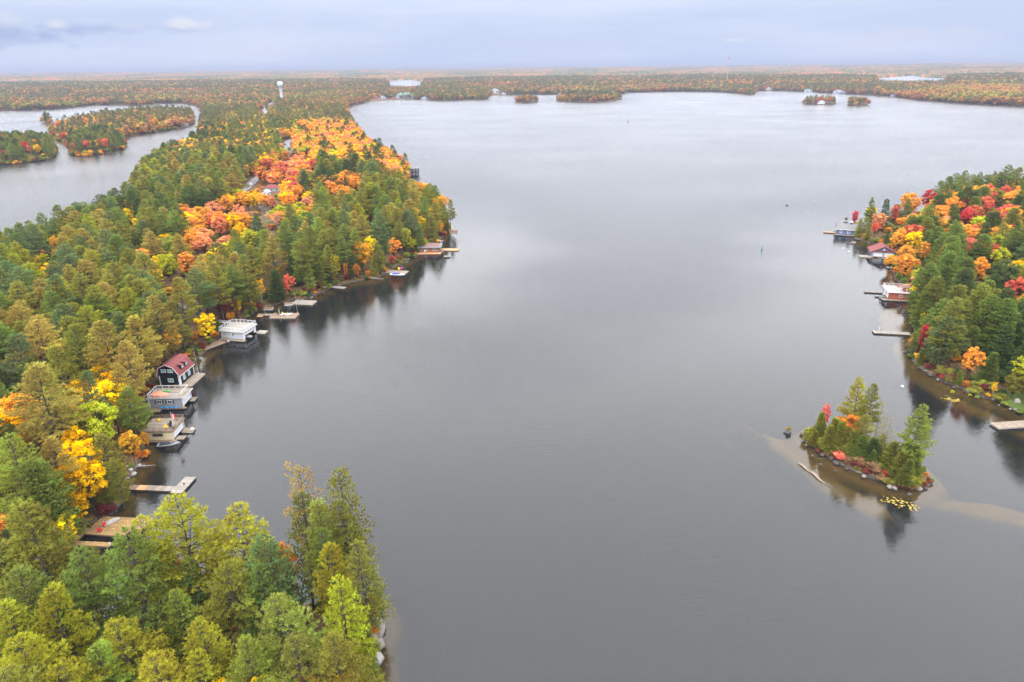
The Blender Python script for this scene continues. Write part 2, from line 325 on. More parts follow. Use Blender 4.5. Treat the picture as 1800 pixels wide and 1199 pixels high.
# sand bars around the small island, read off the photograph
BARS = [(poly([(1300,732),(1360,752),(1420,790),(1480,838),(1560,872),(1580,905),(1530,902),(1470,872),(1420,838),(1370,792)]), -1.05), (poly([(1628,866),(1680,866),(1740,874),(1840,890),(1900,935),(1800,922),(1720,902),(1650,888)]), -1.2),
        (poly([(1590,560),(1612,640),(1680,690),(1800,740),(1900,780),(1900,800),(1790,758),(1700,720),(1640,690),(1590,650),(1570,600)]), -1.15), (poly([(1540,536),(1600,530),(1604,580),(1570,590),(1545,570)]), -1.1)]
def bed_bars(X, Y, Z):
    for P, z in BARS:
        s = sdf_poly(P, X, Y) + 1.2 * wob(X, Y, 4); w = np.clip((s + 2.5) / 4.5, 0, 1); w = w * w * (3 - 2 * w)
        Z = np.where(Z < -0.2, np.maximum(Z, Z * (1 - w) + w * (z + 0.15 * wob(X, Y, 3))), Z)
    return Z

# terrain: one sheet, lake bed included, rings that widen with distance
TH = np.linspace(R(-60), R(60), 520); RR = np.concatenate([np.geomspace(42, 700, 330)[:-1], np.geomspace(700, 6000, 150)[:-1], np.geomspace(6000, 52000, 60)])
rr, tt = np.meshgrid(RR, TH, indexing='ij'); TX = (rr * np.sin(tt)).ravel(); TY = (rr * np.cos(tt)).ravel()
TS = land(TX, TY); TZ = bed_bars(TX, TY, ground(TX, TY, TS))
nr, ntc = len(RR), len(TH); I = np.arange(nr * ntc).reshape(nr, ntc)
TF = np.stack([I[:-1, :-1], I[:-1, 1:], I[1:, 1:], I[1:, :-1]], -1).reshape(-1, 4)
def ground_material():
    m, n, l, o = nt('forest_floor'); b = N(n, 'ShaderNodeBsdfPrincipled'); b.inputs['Roughness'].default_value = 0.95; b.inputs['Specular IOR Level'].default_value = 0.1
    g = N(n, 'ShaderNodeNewGeometry'); sp = N(n, 'ShaderNodeSeparateXYZ'); l.new(g.outputs['Position'], sp.inputs[0])
    def noise(s, d=5):
        q = N(n, 'ShaderNodeTexNoise'); q.inputs['Scale'].default_value = s; q.inputs['Detail'].default_value = d; l.new(g.outputs['Position'], q.inputs['Vector']); return q.outputs[0]
    def ramp(src, stops):
        q = N(n, 'ShaderNodeValToRGB'); l.new(src, q.inputs[0]); e = q.color_ramp.elements
        e[0].position, e[0].color = stops[0][0], (*stops[0][1], 1); e[1].position, e[1].color = stops[-1][0], (*stops[-1][1], 1)
        for p, c in stops[1:-1]: x = e.new(p); x.color = (*c, 1)
        return q.outputs[0]
    litter = ramp(noise(0.9, 6), [(0.3, (0.045, 0.035, 0.02)), (0.5, (0.10, 0.065, 0.03)), (0.62, (0.17, 0.095, 0.04)), (0.75, (0.07, 0.07, 0.025))])
    rock = ramp(noise(0.7, 6), [(0.3, (0.03, 0.027, 0.024)), (0.55, (0.075, 0.064, 0.057)), (0.75, (0.15, 0.13, 0.12))])
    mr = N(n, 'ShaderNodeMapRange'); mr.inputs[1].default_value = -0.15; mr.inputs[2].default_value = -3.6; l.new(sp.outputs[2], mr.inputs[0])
    bed = ramp(mr.outputs[0], [(0.0, (0.15, 0.115, 0.05)), (0.22, (0.20, 0.135, 0.03)), (0.36, (0.135, 0.095, 0.022)), (0.6, (0.035, 0.032, 0.018)), (1.0, (0.012, 0.013, 0.013))])  # bed colour darkens with depth, standing in for light absorbed by the water
    def mix(f, a, bb):
        q = N(n, 'ShaderNodeMix', data_type='RGBA')
        l.new(f, q.inputs[0]); l.new(a, q.inputs[6]); l.new(bb, q.inputs[7]); return q.outputs[2]
    def step(src, a, bb):
        q = N(n, 'ShaderNodeMapRange', interpolation_type='SMOOTHSTEP'); q.inputs[1].default_value = a; q.inputs[2].default_value = bb; l.new(src, q.inputs[0]); return q.outputs[0]
    zn = N(n, 'ShaderNodeMath', operation='ADD'); l.new(sp.outputs[2], zn.inputs[0]); l.new(noise(0.35), zn.inputs[1])
    c1 = mix(step(zn.outputs[0], 0.65, 1.0), rock, litter)
    la = N(n, 'ShaderNodeAttribute', attribute_type='GEOMETRY', attribute_name='lawn')
    grass = ramp(noise(2.0), [(0.3, (0.05, 0.08, 0.02)), (0.7, (0.10, 0.13, 0.03))])
    c1 = mix(la.outputs['Fac'], c1, grass)
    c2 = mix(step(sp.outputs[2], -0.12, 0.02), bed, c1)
    l.new(c2, b.inputs['Base Color'])
    bp = N(n, 'ShaderNodeBump'); bp.inputs['Strength'].default_value = 0.6; bp.inputs['Distance'].default_value = 0.5; l.new(noise(1.2, 6), bp.inputs['Height']); l.new(bp.outputs[0], b.inputs['Normal'])
    l.new(b.outputs[0], o.inputs[0]); return m
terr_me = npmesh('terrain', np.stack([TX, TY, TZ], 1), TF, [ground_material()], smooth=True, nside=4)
LAWN = [(poly([(1752,712),(1775,690),(1800,672),(1860,690),(1900,740),(1800,728)]), 1), (poly([(1598,545),(1625,535),(1632,560),(1606,572)]), 1)]
lw = np.zeros(len(TX))
for P, _ in LAWN: lw = np.maximum(lw, np.clip((sdf_poly(P, TX, TY) + 1.0) / 2, 0, 1))
at_l = terr_me.attributes.new('lawn', 'FLOAT', 'POINT'); at_l.data.foreach_set('value', lw.astype(np.float32))
tag(link('terrain', terr_me), 'wooded shores and lake bed of the lake country', None, None, 'structure')

# ------------------------------------------------------------------ water
def water_material():
    m, n, l, o = nt('lake_water')
    g = N(n, 'ShaderNodeNewGeometry')
    def noise(scale, det, st=(1, 1, 1), rough=0.5, rot=0):
        mp = N(n, 'ShaderNodeMapping'); mp.inputs['Scale'].default_value = st; mp.inputs['Rotation'].default_value = (0, 0, rot); l.new(g.outputs['Position'], mp.inputs[0])
        q = N(n, 'ShaderNodeTexNoise'); q.inputs['Scale'].default_value = scale; q.inputs['Detail'].default_value = det; q.inputs['Roughness'].default_value = rough; l.new(mp.outputs[0], q.inputs['Vector']); return q.outputs[0]
    def math_(op, a, b):
        q = N(n, 'ShaderNodeMath', operation=op)
        for i, s in enumerate((a, b)):
            if isinstance(s, (int, float)): q.inputs[i].default_value = s
            else: l.new(s, q.inputs[i])
        return q.outputs[0]
    gust = noise(0.006, 4, (1, 2.2, 1), 0.55, R(12))
    gm = N(n, 'ShaderNodeMapRange'); gm.inputs[1].default_value = 0.35; gm.inputs[2].default_value = 0.68; gm.inputs[3].default_value = 0.8; gm.inputs[4].default_value = 1.1; l.new(gust, gm.inputs[0])
    rm = N(n, 'ShaderNodeMapRange'); rm.inputs[1].default_value = 0.35; rm.inputs[2].default_value = 0.68; rm.inputs[3].default_value = 0.16; rm.inputs[4].default_value = 0.20; l.new(gust, rm.inputs[0])
    h = math_('ADD', math_('MULTIPLY', noise(0.55, 4, (0.75, 1.6, 1), 0.55, R(-14)), 0.75), math_('MULTIPLY', noise(1.5, 3, (0.6, 1.7, 1), 0.5, R(8)), 0.26))
    bp = N(n, 'ShaderNodeBump'); bp.inputs['Distance'].default_value = 1.0; l.new(h, bp.inputs['Height']); lee_ = N(n, 'ShaderNodeAttribute', attribute_type='GEOMETRY', attribute_name='lee'); calm = math_('SUBTRACT', 1.0, math_('MULTIPLY', lee_.outputs['Fac'], 0.88)); l.new(math_('MULTIPLY', math_('MULTIPLY', gm.outputs[0], WAVE), calm), bp.inputs['Strength'])
    fr = N(n, 'ShaderNodeFresnel'); fr.inputs['IOR'].default_value = 1.52; l.new(bp.outputs[0], fr.inputs['Normal'])
    gl = N(n, 'ShaderNodeBsdfGlossy'); l.new(math_('MULTIPLY', rm.outputs[0], calm), gl.inputs['Roughness']); l.new(bp.outputs[0], gl.inputs['Normal'])
    tr = N(n, 'ShaderNodeBsdfTransparent'); tr.inputs[0].default_value = (0.86, 0.80, 0.66, 1)
    df = N(n, 'ShaderNodeBsdfDiffuse'); df.inputs[0].default_value = (0.028, 0.031, 0.036, 1)   # suspended matter
    body = N(n, 'ShaderNodeMixShader'); body.inputs[0].default_value = 0.20; l.new(tr.outputs[0], body.inputs[1]); l.new(df.outputs[0], body.inputs[2])
    mx = N(n, 'ShaderNodeMixShader'); l.new(fr.outputs[0], mx.inputs[0]); l.new(body.outputs[0], mx.inputs[1]); l.new(gl.outputs[0], mx.inputs[2]); l.new(mx.outputs[0], o.inputs[0]); return m
WAVE = 0.42
RW = np.concatenate([np.geomspace(40, 1200, 190)[:-1], np.geomspace(1200, 56000, 50)]); TW = np.linspace(R(-62), R(62), 210)
rw, tw_ = np.meshgrid(RW, TW, indexing='ij'); WX = (rw * np.sin(tw_)).ravel(); WY = (rw * np.cos(tw_)).ravel(); I = np.arange(rw.size).reshape(rw.shape)
water_me = npmesh('water', np.stack([WX, WY, np.zeros(len(WX))], 1), np.stack([I[:-1, :-1], I[:-1, 1:], I[1:, 1:], I[1:, :-1]], -1).reshape(-1, 4), [water_material()], nside=4)
dsh = np.clip((-land(WX, WY) - 16 + 10 * wob(WX, WY, 22)) / 95, 0, 1); lee = (1 - dsh * dsh * (3 - 2 * dsh)) * np.clip(1 - (np.hypot(WX, WY) - 380) / 300, 0.15, 1); la_ = water_me.attributes.new('lee', 'FLOAT', 'POINT'); la_.data.foreach_set('value', lee.astype(np.float32))   # water in the lee of the shore lies calmer
tag(link('water', water_me), 'grey wind-rippled lake water', None, None, 'structure')

# ------------------------------------------------------------------ haze: even thin air over the whole scene
def haze_material():
    m, n, l, o = nt('haze_air'); v = N(n, 'ShaderNodeVolumePrincipled'); v.inputs['Color'].default_value = (0.26, 0.30, 0.41, 1); v.inputs['Density'].default_value = HAZE; v.inputs['Anisotropy'].default_value = 0.0
    l.new(v.outputs[0], o.inputs['Volume']); return m
HAZE = 1.0e-4
hz = MB().box(0, 29000, (130.0 - 9.5) / 2, 128000, 66000, 130.0 + 9.5)
tag(link('haze', hz.mesh('haze', haze_material())), 'thin pale autumn haze over the lake', None, None, 'stuff')
# ------------------------------------------------------------------ tree models
def unit(v): return v / np.maximum(np.linalg.norm(v, axis=-1, keepdims=True), 1e-9)
def np_tube(p, r, k):
    p = np.asarray(p, float); n = len(p); t = unit(np.gradient(p, axis=0))
    a = np.cross(t, [0.31, 0.9, 0.21]); a = unit(a); b = np.cross(t, a)
    th = np.arange(k) * 2 * np.pi / k
    V = p[:, None] + (a[:, None] * np.cos(th)[None, :, None] + b[:, None] * np.sin(th)[None, :, None]) * np.asarray(r)[:, None, None]
    i = np.arange(n - 1)[:, None] * k; j = np.arange(k)[None]
    q = np.stack([i + j, i + (j + 1) % k, i + k + (j + 1) % k, i + k + j], -1).reshape(-1, 4)
    return V.reshape(-1, 3), np.concatenate([q[:, [0, 1, 2]], q[:, [0, 2, 3]]])
class Wood:
    def __init__(s): s.V = []; s.F = []; s.n = 0
    def tube(s, p, r, k=4):
        V, F_ = np_tube(p, r, k); s.V.append(V); s.F.append(F_ + s.n); s.n += len(V)
    def out(s): return (np.concatenate(s.V), np.concatenate(s.F)) if s.V else (np.zeros((0, 3)), np.zeros((0, 3), int))
def needles(P, D, T, K, ln, wd, rng, up=0.45, spread=0.7):
    """K slim blades out of every twig point P along D; T: tone of the clump"""
    n = len(P); P = np.repeat(P, K, 0); D = np.repeat(D, K, 0); T = np.repeat(T, K)
    d = unit(D + spread * unit(rng.normal(size=P.shape)) + np.array([0, 0, up])); L = ln * rng.uniform(0.7, 1.25, len(P))[:, None]
    side = unit(np.cross(d, rng.normal(size=P.shape))) * (wd * rng.uniform(0.7, 1.2, len(P)))[:, None]
    V = np.stack([P - side, P + side, P + d * L], 1).reshape(-1, 3)
    tt_ = np.clip(T + rng.normal(0, 0.10, len(P)), 0, 1)
    return V, np.arange(len(V)).reshape(-1, 3), np.repeat(tt_, 3)
def make_conifer(seed, h=22, Rc=5.2, start=0.3, dz=0.95, nb=5, profile='pine', K=6, ln=0.42, wd=0.075, twig=0.55, droop=0.0, lod=0, gap=0.12, ragged=0.35, upn=0.25):
    rng = np.random.default_rng(seed); wood = Wood()
    zs = np.linspace(0, h, 9); bend = rng.normal(0, 0.010 * h, 2)
    ax = lambda z: np.array([bend[0] * (z / h) ** 2 + 0.12 * math.sin(z * 0.5 + seed), bend[1] * (z / h) ** 2 + 0.12 * math.cos(z * 0.4 + seed), z])
    wood.tube([ax(z) for z in zs], np.linspace(h * 0.0135, 0.03, 9), 7 if lod == 0 else (5 if lod == 1 else 3))
    P, D, T = [], [], []
    z = start * h; az0 = rng.uniform(0, 6.28)
    tone_side = rng.uniform(0, 6.28)
    while z < h * 0.985:
        t = (z - start * h) / (h - start * h)
        if profile == 'pine': L0 = Rc * (0.55 + 0.45 * min(1, t / 0.22)) * (1 - max(0, t - 0.22) / 0.78) ** 0.82 + 0.3
        elif profile == 'round': L0 = Rc * (0.75 + 0.25 * min(1, t / 0.2)) * (1 - max(0, t - 0.2) / 0.8) ** 0.62 + 0.2
        elif profile == 'flat': L0 = Rc * (0.5 + 0.5 * min(1, t / 0.5)) * (1 - max(0, t - 0.55) / 0.45 * 0.55)
        else: L0 = Rc * (1 - t) ** 0.85 + 0.25
        n_ = nb + (1 if rng.random() < 0.4 else 0); az0 += rng.uniform(0.4, 1.2)
        for k in range(n_):
            if rng.random() < gap: continue
            az = az0 + 6.2832 * k / n_ + rng.normal(0, 0.25); L = L0 * rng.uniform(1 - ragged, 1 + ragged * 0.6)
            el = (0.02 + 0.5 * t ** 1.5 if profile not in ('cone', 'round') else 0.5 * t - 0.1) - droop + rng.normal(0, 0.1)
            d0 = np.array([math.cos(az) * math.cos(el), math.sin(az) * math.cos(el), math.sin(el)])
            m = 5 if lod < 2 else 3
            s_ = np.linspace(0, 1, m)
            curl = (0.09 if profile != 'cone' else -0.10) * L
            path = ax(z + rng.uniform(-0.3, 0.3)) + d0 * (s_ * L)[:, None] + np.array([0, 0, 1.0]) * (curl * s_ ** 2)[:, None]
            if lod < 2: wood.tube(path[[0, 2, 4]], np.array([0.022 * L ** 0.8 + 0.02, 0.03, 0.012]), 3)
            tone = np.clip(0.5 + 0.16 * math.cos(az - tone_side) + rng.normal(0, 0.13), 0.05, 0.95)
            side = np.array([-math.sin(az), math.cos(az), 0])
            sp = np.arange(0.30 if profile == 'pine' else 0.12, 1.0, twig / max(L, 0.5))
            for q, s0 in enumerate(sp):
                base = ax(z) + d0 * s0 * L + np.array([0, 0, curl * s0 ** 2])
                tl = (0.42 * L * (1 - s0) ** 0.8 + 0.45) * rng.uniform(0.6, 1.2)
                for sg in ((-1, 1) if lod < 2 else (1 if q % 2 else -1,)):
                    td = unit(d0 * 0.75 + sg * side * 0.75 + np.array([0, 0, (0.10 if profile != 'cone' else -0.22) - 0.4 * droop]) + rng.normal(0, 0.13, 3))
                    nt_ = max(1, int(tl / (twig * 0.9)))
                    for u in np.linspace(1.0 / nt_, 1, nt_):
                        P.append(base + td * tl * u); D.append(td); T.append(tone)
            P.append(path[-1]); D.append(d0 + np.array([0, 0, 0.3])); T.append(tone)
        z += dz * rng.uniform(0.75, 1.3) * (1.0 if t < 0.75 else 0.7)
    for q in range(4): P.append(ax(h) + rng.normal(0, 0.12, 3)); D.append(np.array([0, 0, 1.0]) + rng.normal(0, 0.3, 3)); T.append(0.6)
    V, F_, t_ = needles(np.array(P), unit(np.array(D)), np.array(T), K, ln, wd, rng, up=upn)
    return wood.out(), (V, F_, t_), 3
def make_broadleaf(seed, h=16, Rc=4.6, base=0.28, n_lobe=30, lobe=0.34, leaves=300, size=0.34, lod=0, tall=1.0, open_=0.0):
    rng = np.random.default_rng(seed); wood = Wood()
    cz = h * (base + (1 - base) * 0.47); rz = h * (1 - base) * 0.5 * tall
    # lobes over an uneven crown
    C = []; tries = 0
    while len(C) < n_lobe and tries < 4000:
        tries += 1
        d = unit(rng.normal(size=3)); rad = rng.uniform(0.42, 1.0) ** 0.6
        d[2] = d[2] * 0.9 + 0.08
        sway = 1 + 0.22 * math.sin(3 * math.atan2(d[1], d[0]) + seed) + 0.12 * math.sin(5 * d[2] + seed * 2)
        p = np.array([d[0] * Rc * (1 - lobe * 0.7) * rad * sway, d[1] * Rc * (1 - lobe * 0.7) * rad * sway, cz + d[2] * (rz - lobe * Rc * 0.7) * rad])
        if all(np.linalg.norm((p - q) / (1, 1, 0.9)) > lobe * Rc * 0.62 for q in C): C.append(p)
    C = np.array(C); top = np.array([0, 0, h * (base + 0.45 * (1 - base))])
    wood.tube([(0, 0, 0), (0.08, 0.03, h * base * 0.5), (0.0, 0.1, h * base), top], [h * 0.016, h * 0.013, h * 0.011, h * 0.005], 6 if lod == 0 else 4)
    if lod < 2:
        for c_ in C[:: (1 if lod == 0 else 2)]:
            b0 = np.array([0, 0, h * rng.uniform(base * 0.75, base + 0.25 * (1 - base))]); mid = (b0 + c_) / 2 + np.array([0, 0, 0.06 * h]) * rng.uniform(0, 1)
            wood.tube([b0, mid, c_], [h * 0.006, h * 0.0035, 0.012], 3)
    P, Nn, T, S = [], [], [], []
    for c_ in C:
        lr = lobe * Rc * rng.uniform(0.65, 1.25); n_ = int(leaves * (lr / (lobe * Rc)) ** 2)
        d = unit(rng.normal(size=(n_, 3))); d[:, 2] = d[:, 2] * 0.85 + 0.12
        r_ = rng.uniform(0.2, 1.0, n_) ** 0.6 * rng.choice([1, 1, 1, 1.35], n_)
        p = c_ + d * (lr * r_)[:, None] * np.array([1.0, 1.0, 0.72]) * (1 + 0.28 * np.sin(d[:, :1] * 6 + c_[0] * 3) * np.sin(d[:, 1:2] * 7 + c_[1] * 5))
        keep = rng.random(n_) > open_ * (0.5 + 0.5 * np.sin(p[:, 0] * 2.1 + p[:, 2] * 1.7))
        P.append(p[keep]); Nn.append(unit(d[keep] * 0.7 + rng.normal(size=(keep.sum(), 3)) * 0.55 + np.array([0, 0, 0.5])))
        T.append(np.clip(np.full(keep.sum(), np.clip(0.5 + rng.normal(0, 0.17), 0.08, 0.92)) + rng.normal(0, 0.11, keep.sum()), 0, 1)); S.append(size * rng.uniform(0.6, 1.3, keep.sum()))
    P = np.concatenate(P); Nn = np.concatenate(Nn); T = np.concatenate(T); S = np.concatenate(S)[:, None]
    a = unit(np.cross(Nn, rng.normal(size=P.shape))); b = np.cross(Nn, a)
    V = np.stack([P - a * S * 0.62, P - b * S * 0.42 + Nn * S * 0.1, P + a * S * 0.62, P + b * S * 0.42 + Nn * S * 0.1], 1).reshape(-1, 3)
    return wood.out(), (V, np.arange(len(V)).reshape(-1, 4), np.repeat(T, 4)), 4
def make_bare(seed, h=14, lod=0):
    rng = np.random.default_rng(seed); wood = Wood(); tw = []
    def grow(p, d, L, r, lev):
        q = p + d * L * 0.5 + rng.normal(0, 0.04 * L, 3); e = p + d * L; wood.tube([p, q, e], [r, r * 0.8, r * 0.55], 4 if lev < 2 else 3)
        if lev >= 4: tw.append(e); return
        for k in range(3 if lev else 5):
            f = rng.uniform(0.45, 1.0); nd = unit(d * 0.9 + rng.normal(0, 0.55, 3) + np.array([0, 0, 0.18])); grow(p + d * L * f, nd, L * rng.uniform(0.5, 0.75), r * 0.5, lev + 1)
    grow(np.zeros(3), np.array([0.03, 0, 1.0]), h * 0.45, h * 0.012, 0)
    P = np.repeat(np.array(tw), 3, 0)
    V, F_, t_ = needles(P, unit(rng.normal(size=P.shape)), rng.uniform(0.2, 0.8, len(P)), 3, 0.7, 0.03, rng)
    return wood.out(), (V, F_, t_), 3

LIB = {}     # kind -> lod -> [(trunk mesh, crown mesh, joined mesh for woodland, height)]
BARK = {'birch': 'birch', 'bare': 'greybark', 'deadpine': 'greybark'}
def add_model(kind, lod, h, res, both):
    (wv, wf), (lv, lf, tint), ns = res
    i = len(LIB.setdefault(kind, {}).setdefault(lod, [])); bark = BARK.get(kind, 'bark'); trunk = crown = None
    if both:
        trunk = npmesh(f'{kind}_trunk_{i}', wv, wf, [bark], smooth=True); crown = npmesh(f'{kind}_crown_{i}', lv, lf, ['leaf'], tint=tint, nside=ns)
    # one joined mesh for the woodland masses
    if ns == 4: lf = np.concatenate([lf[:, [0, 1, 2]], lf[:, [0, 2, 3]]])
    V = np.concatenate([wv, lv]); F_ = np.concatenate([wf, lf + len(wv)])
    j = npmesh(f'{kind}_{lod}_{i}', V, F_, [bark, 'leaf_i'], tint=np.concatenate([np.full(len(wv), 0.5), tint]), midx=np.concatenate([np.zeros(len(wf), int), np.ones(len(lf), int)]))
    LIB[kind][lod].append((trunk, crown, j, h))
for s in range(5):
    add_model('pine', 0, 22, make_conifer(10 + s, 22, (5.0, 5.6, 4.6, 5.3, 6.0)[s], (0.30, 0.22, 0.36, 0.18, 0.42)[s], 1.08, 6, 'pine', K=11, ln=0.54, wd=0.085, twig=0.50, gap=0.10), True)
for s in range(2):
    add_model('redpine', 0, 22, make_conifer(30 + s, 22, 3.5, 0.28, 0.62, 5, 'pine', K=9, ln=0.42, wd=0.08, twig=0.55, gap=0.18, ragged=0.45, upn=0.8), True)
add_model('snagpine', 0, 20, make_conifer(36, 20, 2.6, 0.5, 1.3, 4, 'flat', K=9, ln=0.45, wd=0.07, twig=0.7, gap=0.35, ragged=0.6), True)
for s in range(3):
    add_model('hemlock', 0, 18, make_conifer(40 + s, 18, 4.9, 0.06, 0.66, 6, 'round', K=7, ln=0.46, wd=0.12, twig=0.52, droop=0.08, gap=0.06, ragged=0.25, upn=0.1), True)
for s in range(2):
    add_model('spruce', 0, 16, make_conifer(50 + s, 16, 2.5, 0.04, 0.5, 6, 'cone', K=6, ln=0.34, wd=0.09, twig=0.42, droop=0.05, gap=0.05, ragged=0.2, upn=0.1), True)
for s in range(4):
    add_model('maple', 0, 16, make_broadleaf(60 + s, 16, (4.6, 5.2, 4.2, 5.0)[s], (0.22, 0.26, 0.18, 0.24)[s], 80, 0.19, 125, 0.36, open_=0.35), True)
for s in range(2):
    add_model('birch', 0, 16, make_broadleaf(70 + s, 16, 3.1, 0.25, 50, 0.22, 90, 0.32, open_=0.5), True)
add_model('oak', 0, 16, make_broadleaf(80, 16, 5.6, 0.15, 60, 0.22, 200, 0.36, open_=0.2), True)
for s in range(2): add_model('bare', 0, 14, make_bare(85 + s), True)
add_model('deadpine', 0, 15, make_conifer(88, 15, 3.6, 0.12, 0.7, 5, 'pine', K=3, ln=0.4, wd=0.035, twig=0.5, gap=0.2, ragged=0.4), True)
for s in range(3): add_model('bush', 0, 3, make_broadleaf(90 + s, 3, 1.9, 0.02, 18, 0.36, 150, 0.24, open_=0.25), True)
LIB['lowpine'] = {0: [LIB['pine'][0][3], LIB['pine'][0][1]]}
# middle distance
for s in range(3): add_model('pine', 1, 22, make_conifer(110 + s, 22, 5.2, 0.24, 1.25, 5, 'pine', K=6, ln=0.95, wd=0.19, twig=1.0), False)
for s in range(2): add_model('hemlock', 1, 18, make_conifer(120 + s, 18, 4.2, 0.06, 0.95, 6, 'cone', K=5, ln=0.85, wd=0.22, twig=0.95, droop=0.1, upn=0), False)
for s in range(3): add_model('maple', 1, 16, make_broadleaf(130 + s, 16, 4.8, 0.2, 60, 0.21, 32, 0.72, lod=1, open_=0.3), False)
add_model('bare', 1, 14, make_bare(140), False)
# far
for s in range(3): add_model('pine', 2, 22, make_conifer(150 + s, 22, 5.0, 0.2, 2.6, 5, 'pine', K=4, ln=2.2, wd=0.55, twig=2.2, lod=2), False)
for s in range(3): add_model('maple', 2, 16, make_broadleaf(160 + s, 16, 5.4, 0.1, 16, 0.42, 18, 1.9, lod=2), False)

PAL = {'tan-green': (0.394, 0.308, 0.085), 'olive': (0.273, 0.259, 0.058), 'yellow-green': (0.375, 0.365, 0.055), 'mid-green': (0.191, 0.237, 0.058), 'blue-green': (0.162, 0.215, 0.085), 'dark green': (0.099, 0.138, 0.045), 'light green': (0.284, 0.325, 0.070),
       'orange': (0.75, 0.345, 0.09), 'salmon': (0.74, 0.305, 0.17), 'red': (0.63, 0.16, 0.115), 'crimson': (0.54, 0.075, 0.085), 'gold': (0.8, 0.49, 0.045), 'yellow': (0.82, 0.59, 0.05), 'lime': (0.46, 0.45, 0.05), 'rust': (0.58, 0.24, 0.065), 'amber': (0.72, 0.38, 0.075),
       'maroon': (0.20, 0.055, 0.05), 'grey': (0.27, 0.24, 0.225), 'brown': (0.28, 0.17, 0.09), 'pink': (0.72, 0.20, 0.17)}
def shade(name, rng=RNG):
    c = np.array(PAL[name]); return c * rng.uniform(0.86, 1.14) * (1 + rng.normal(0, 0.035, 3))
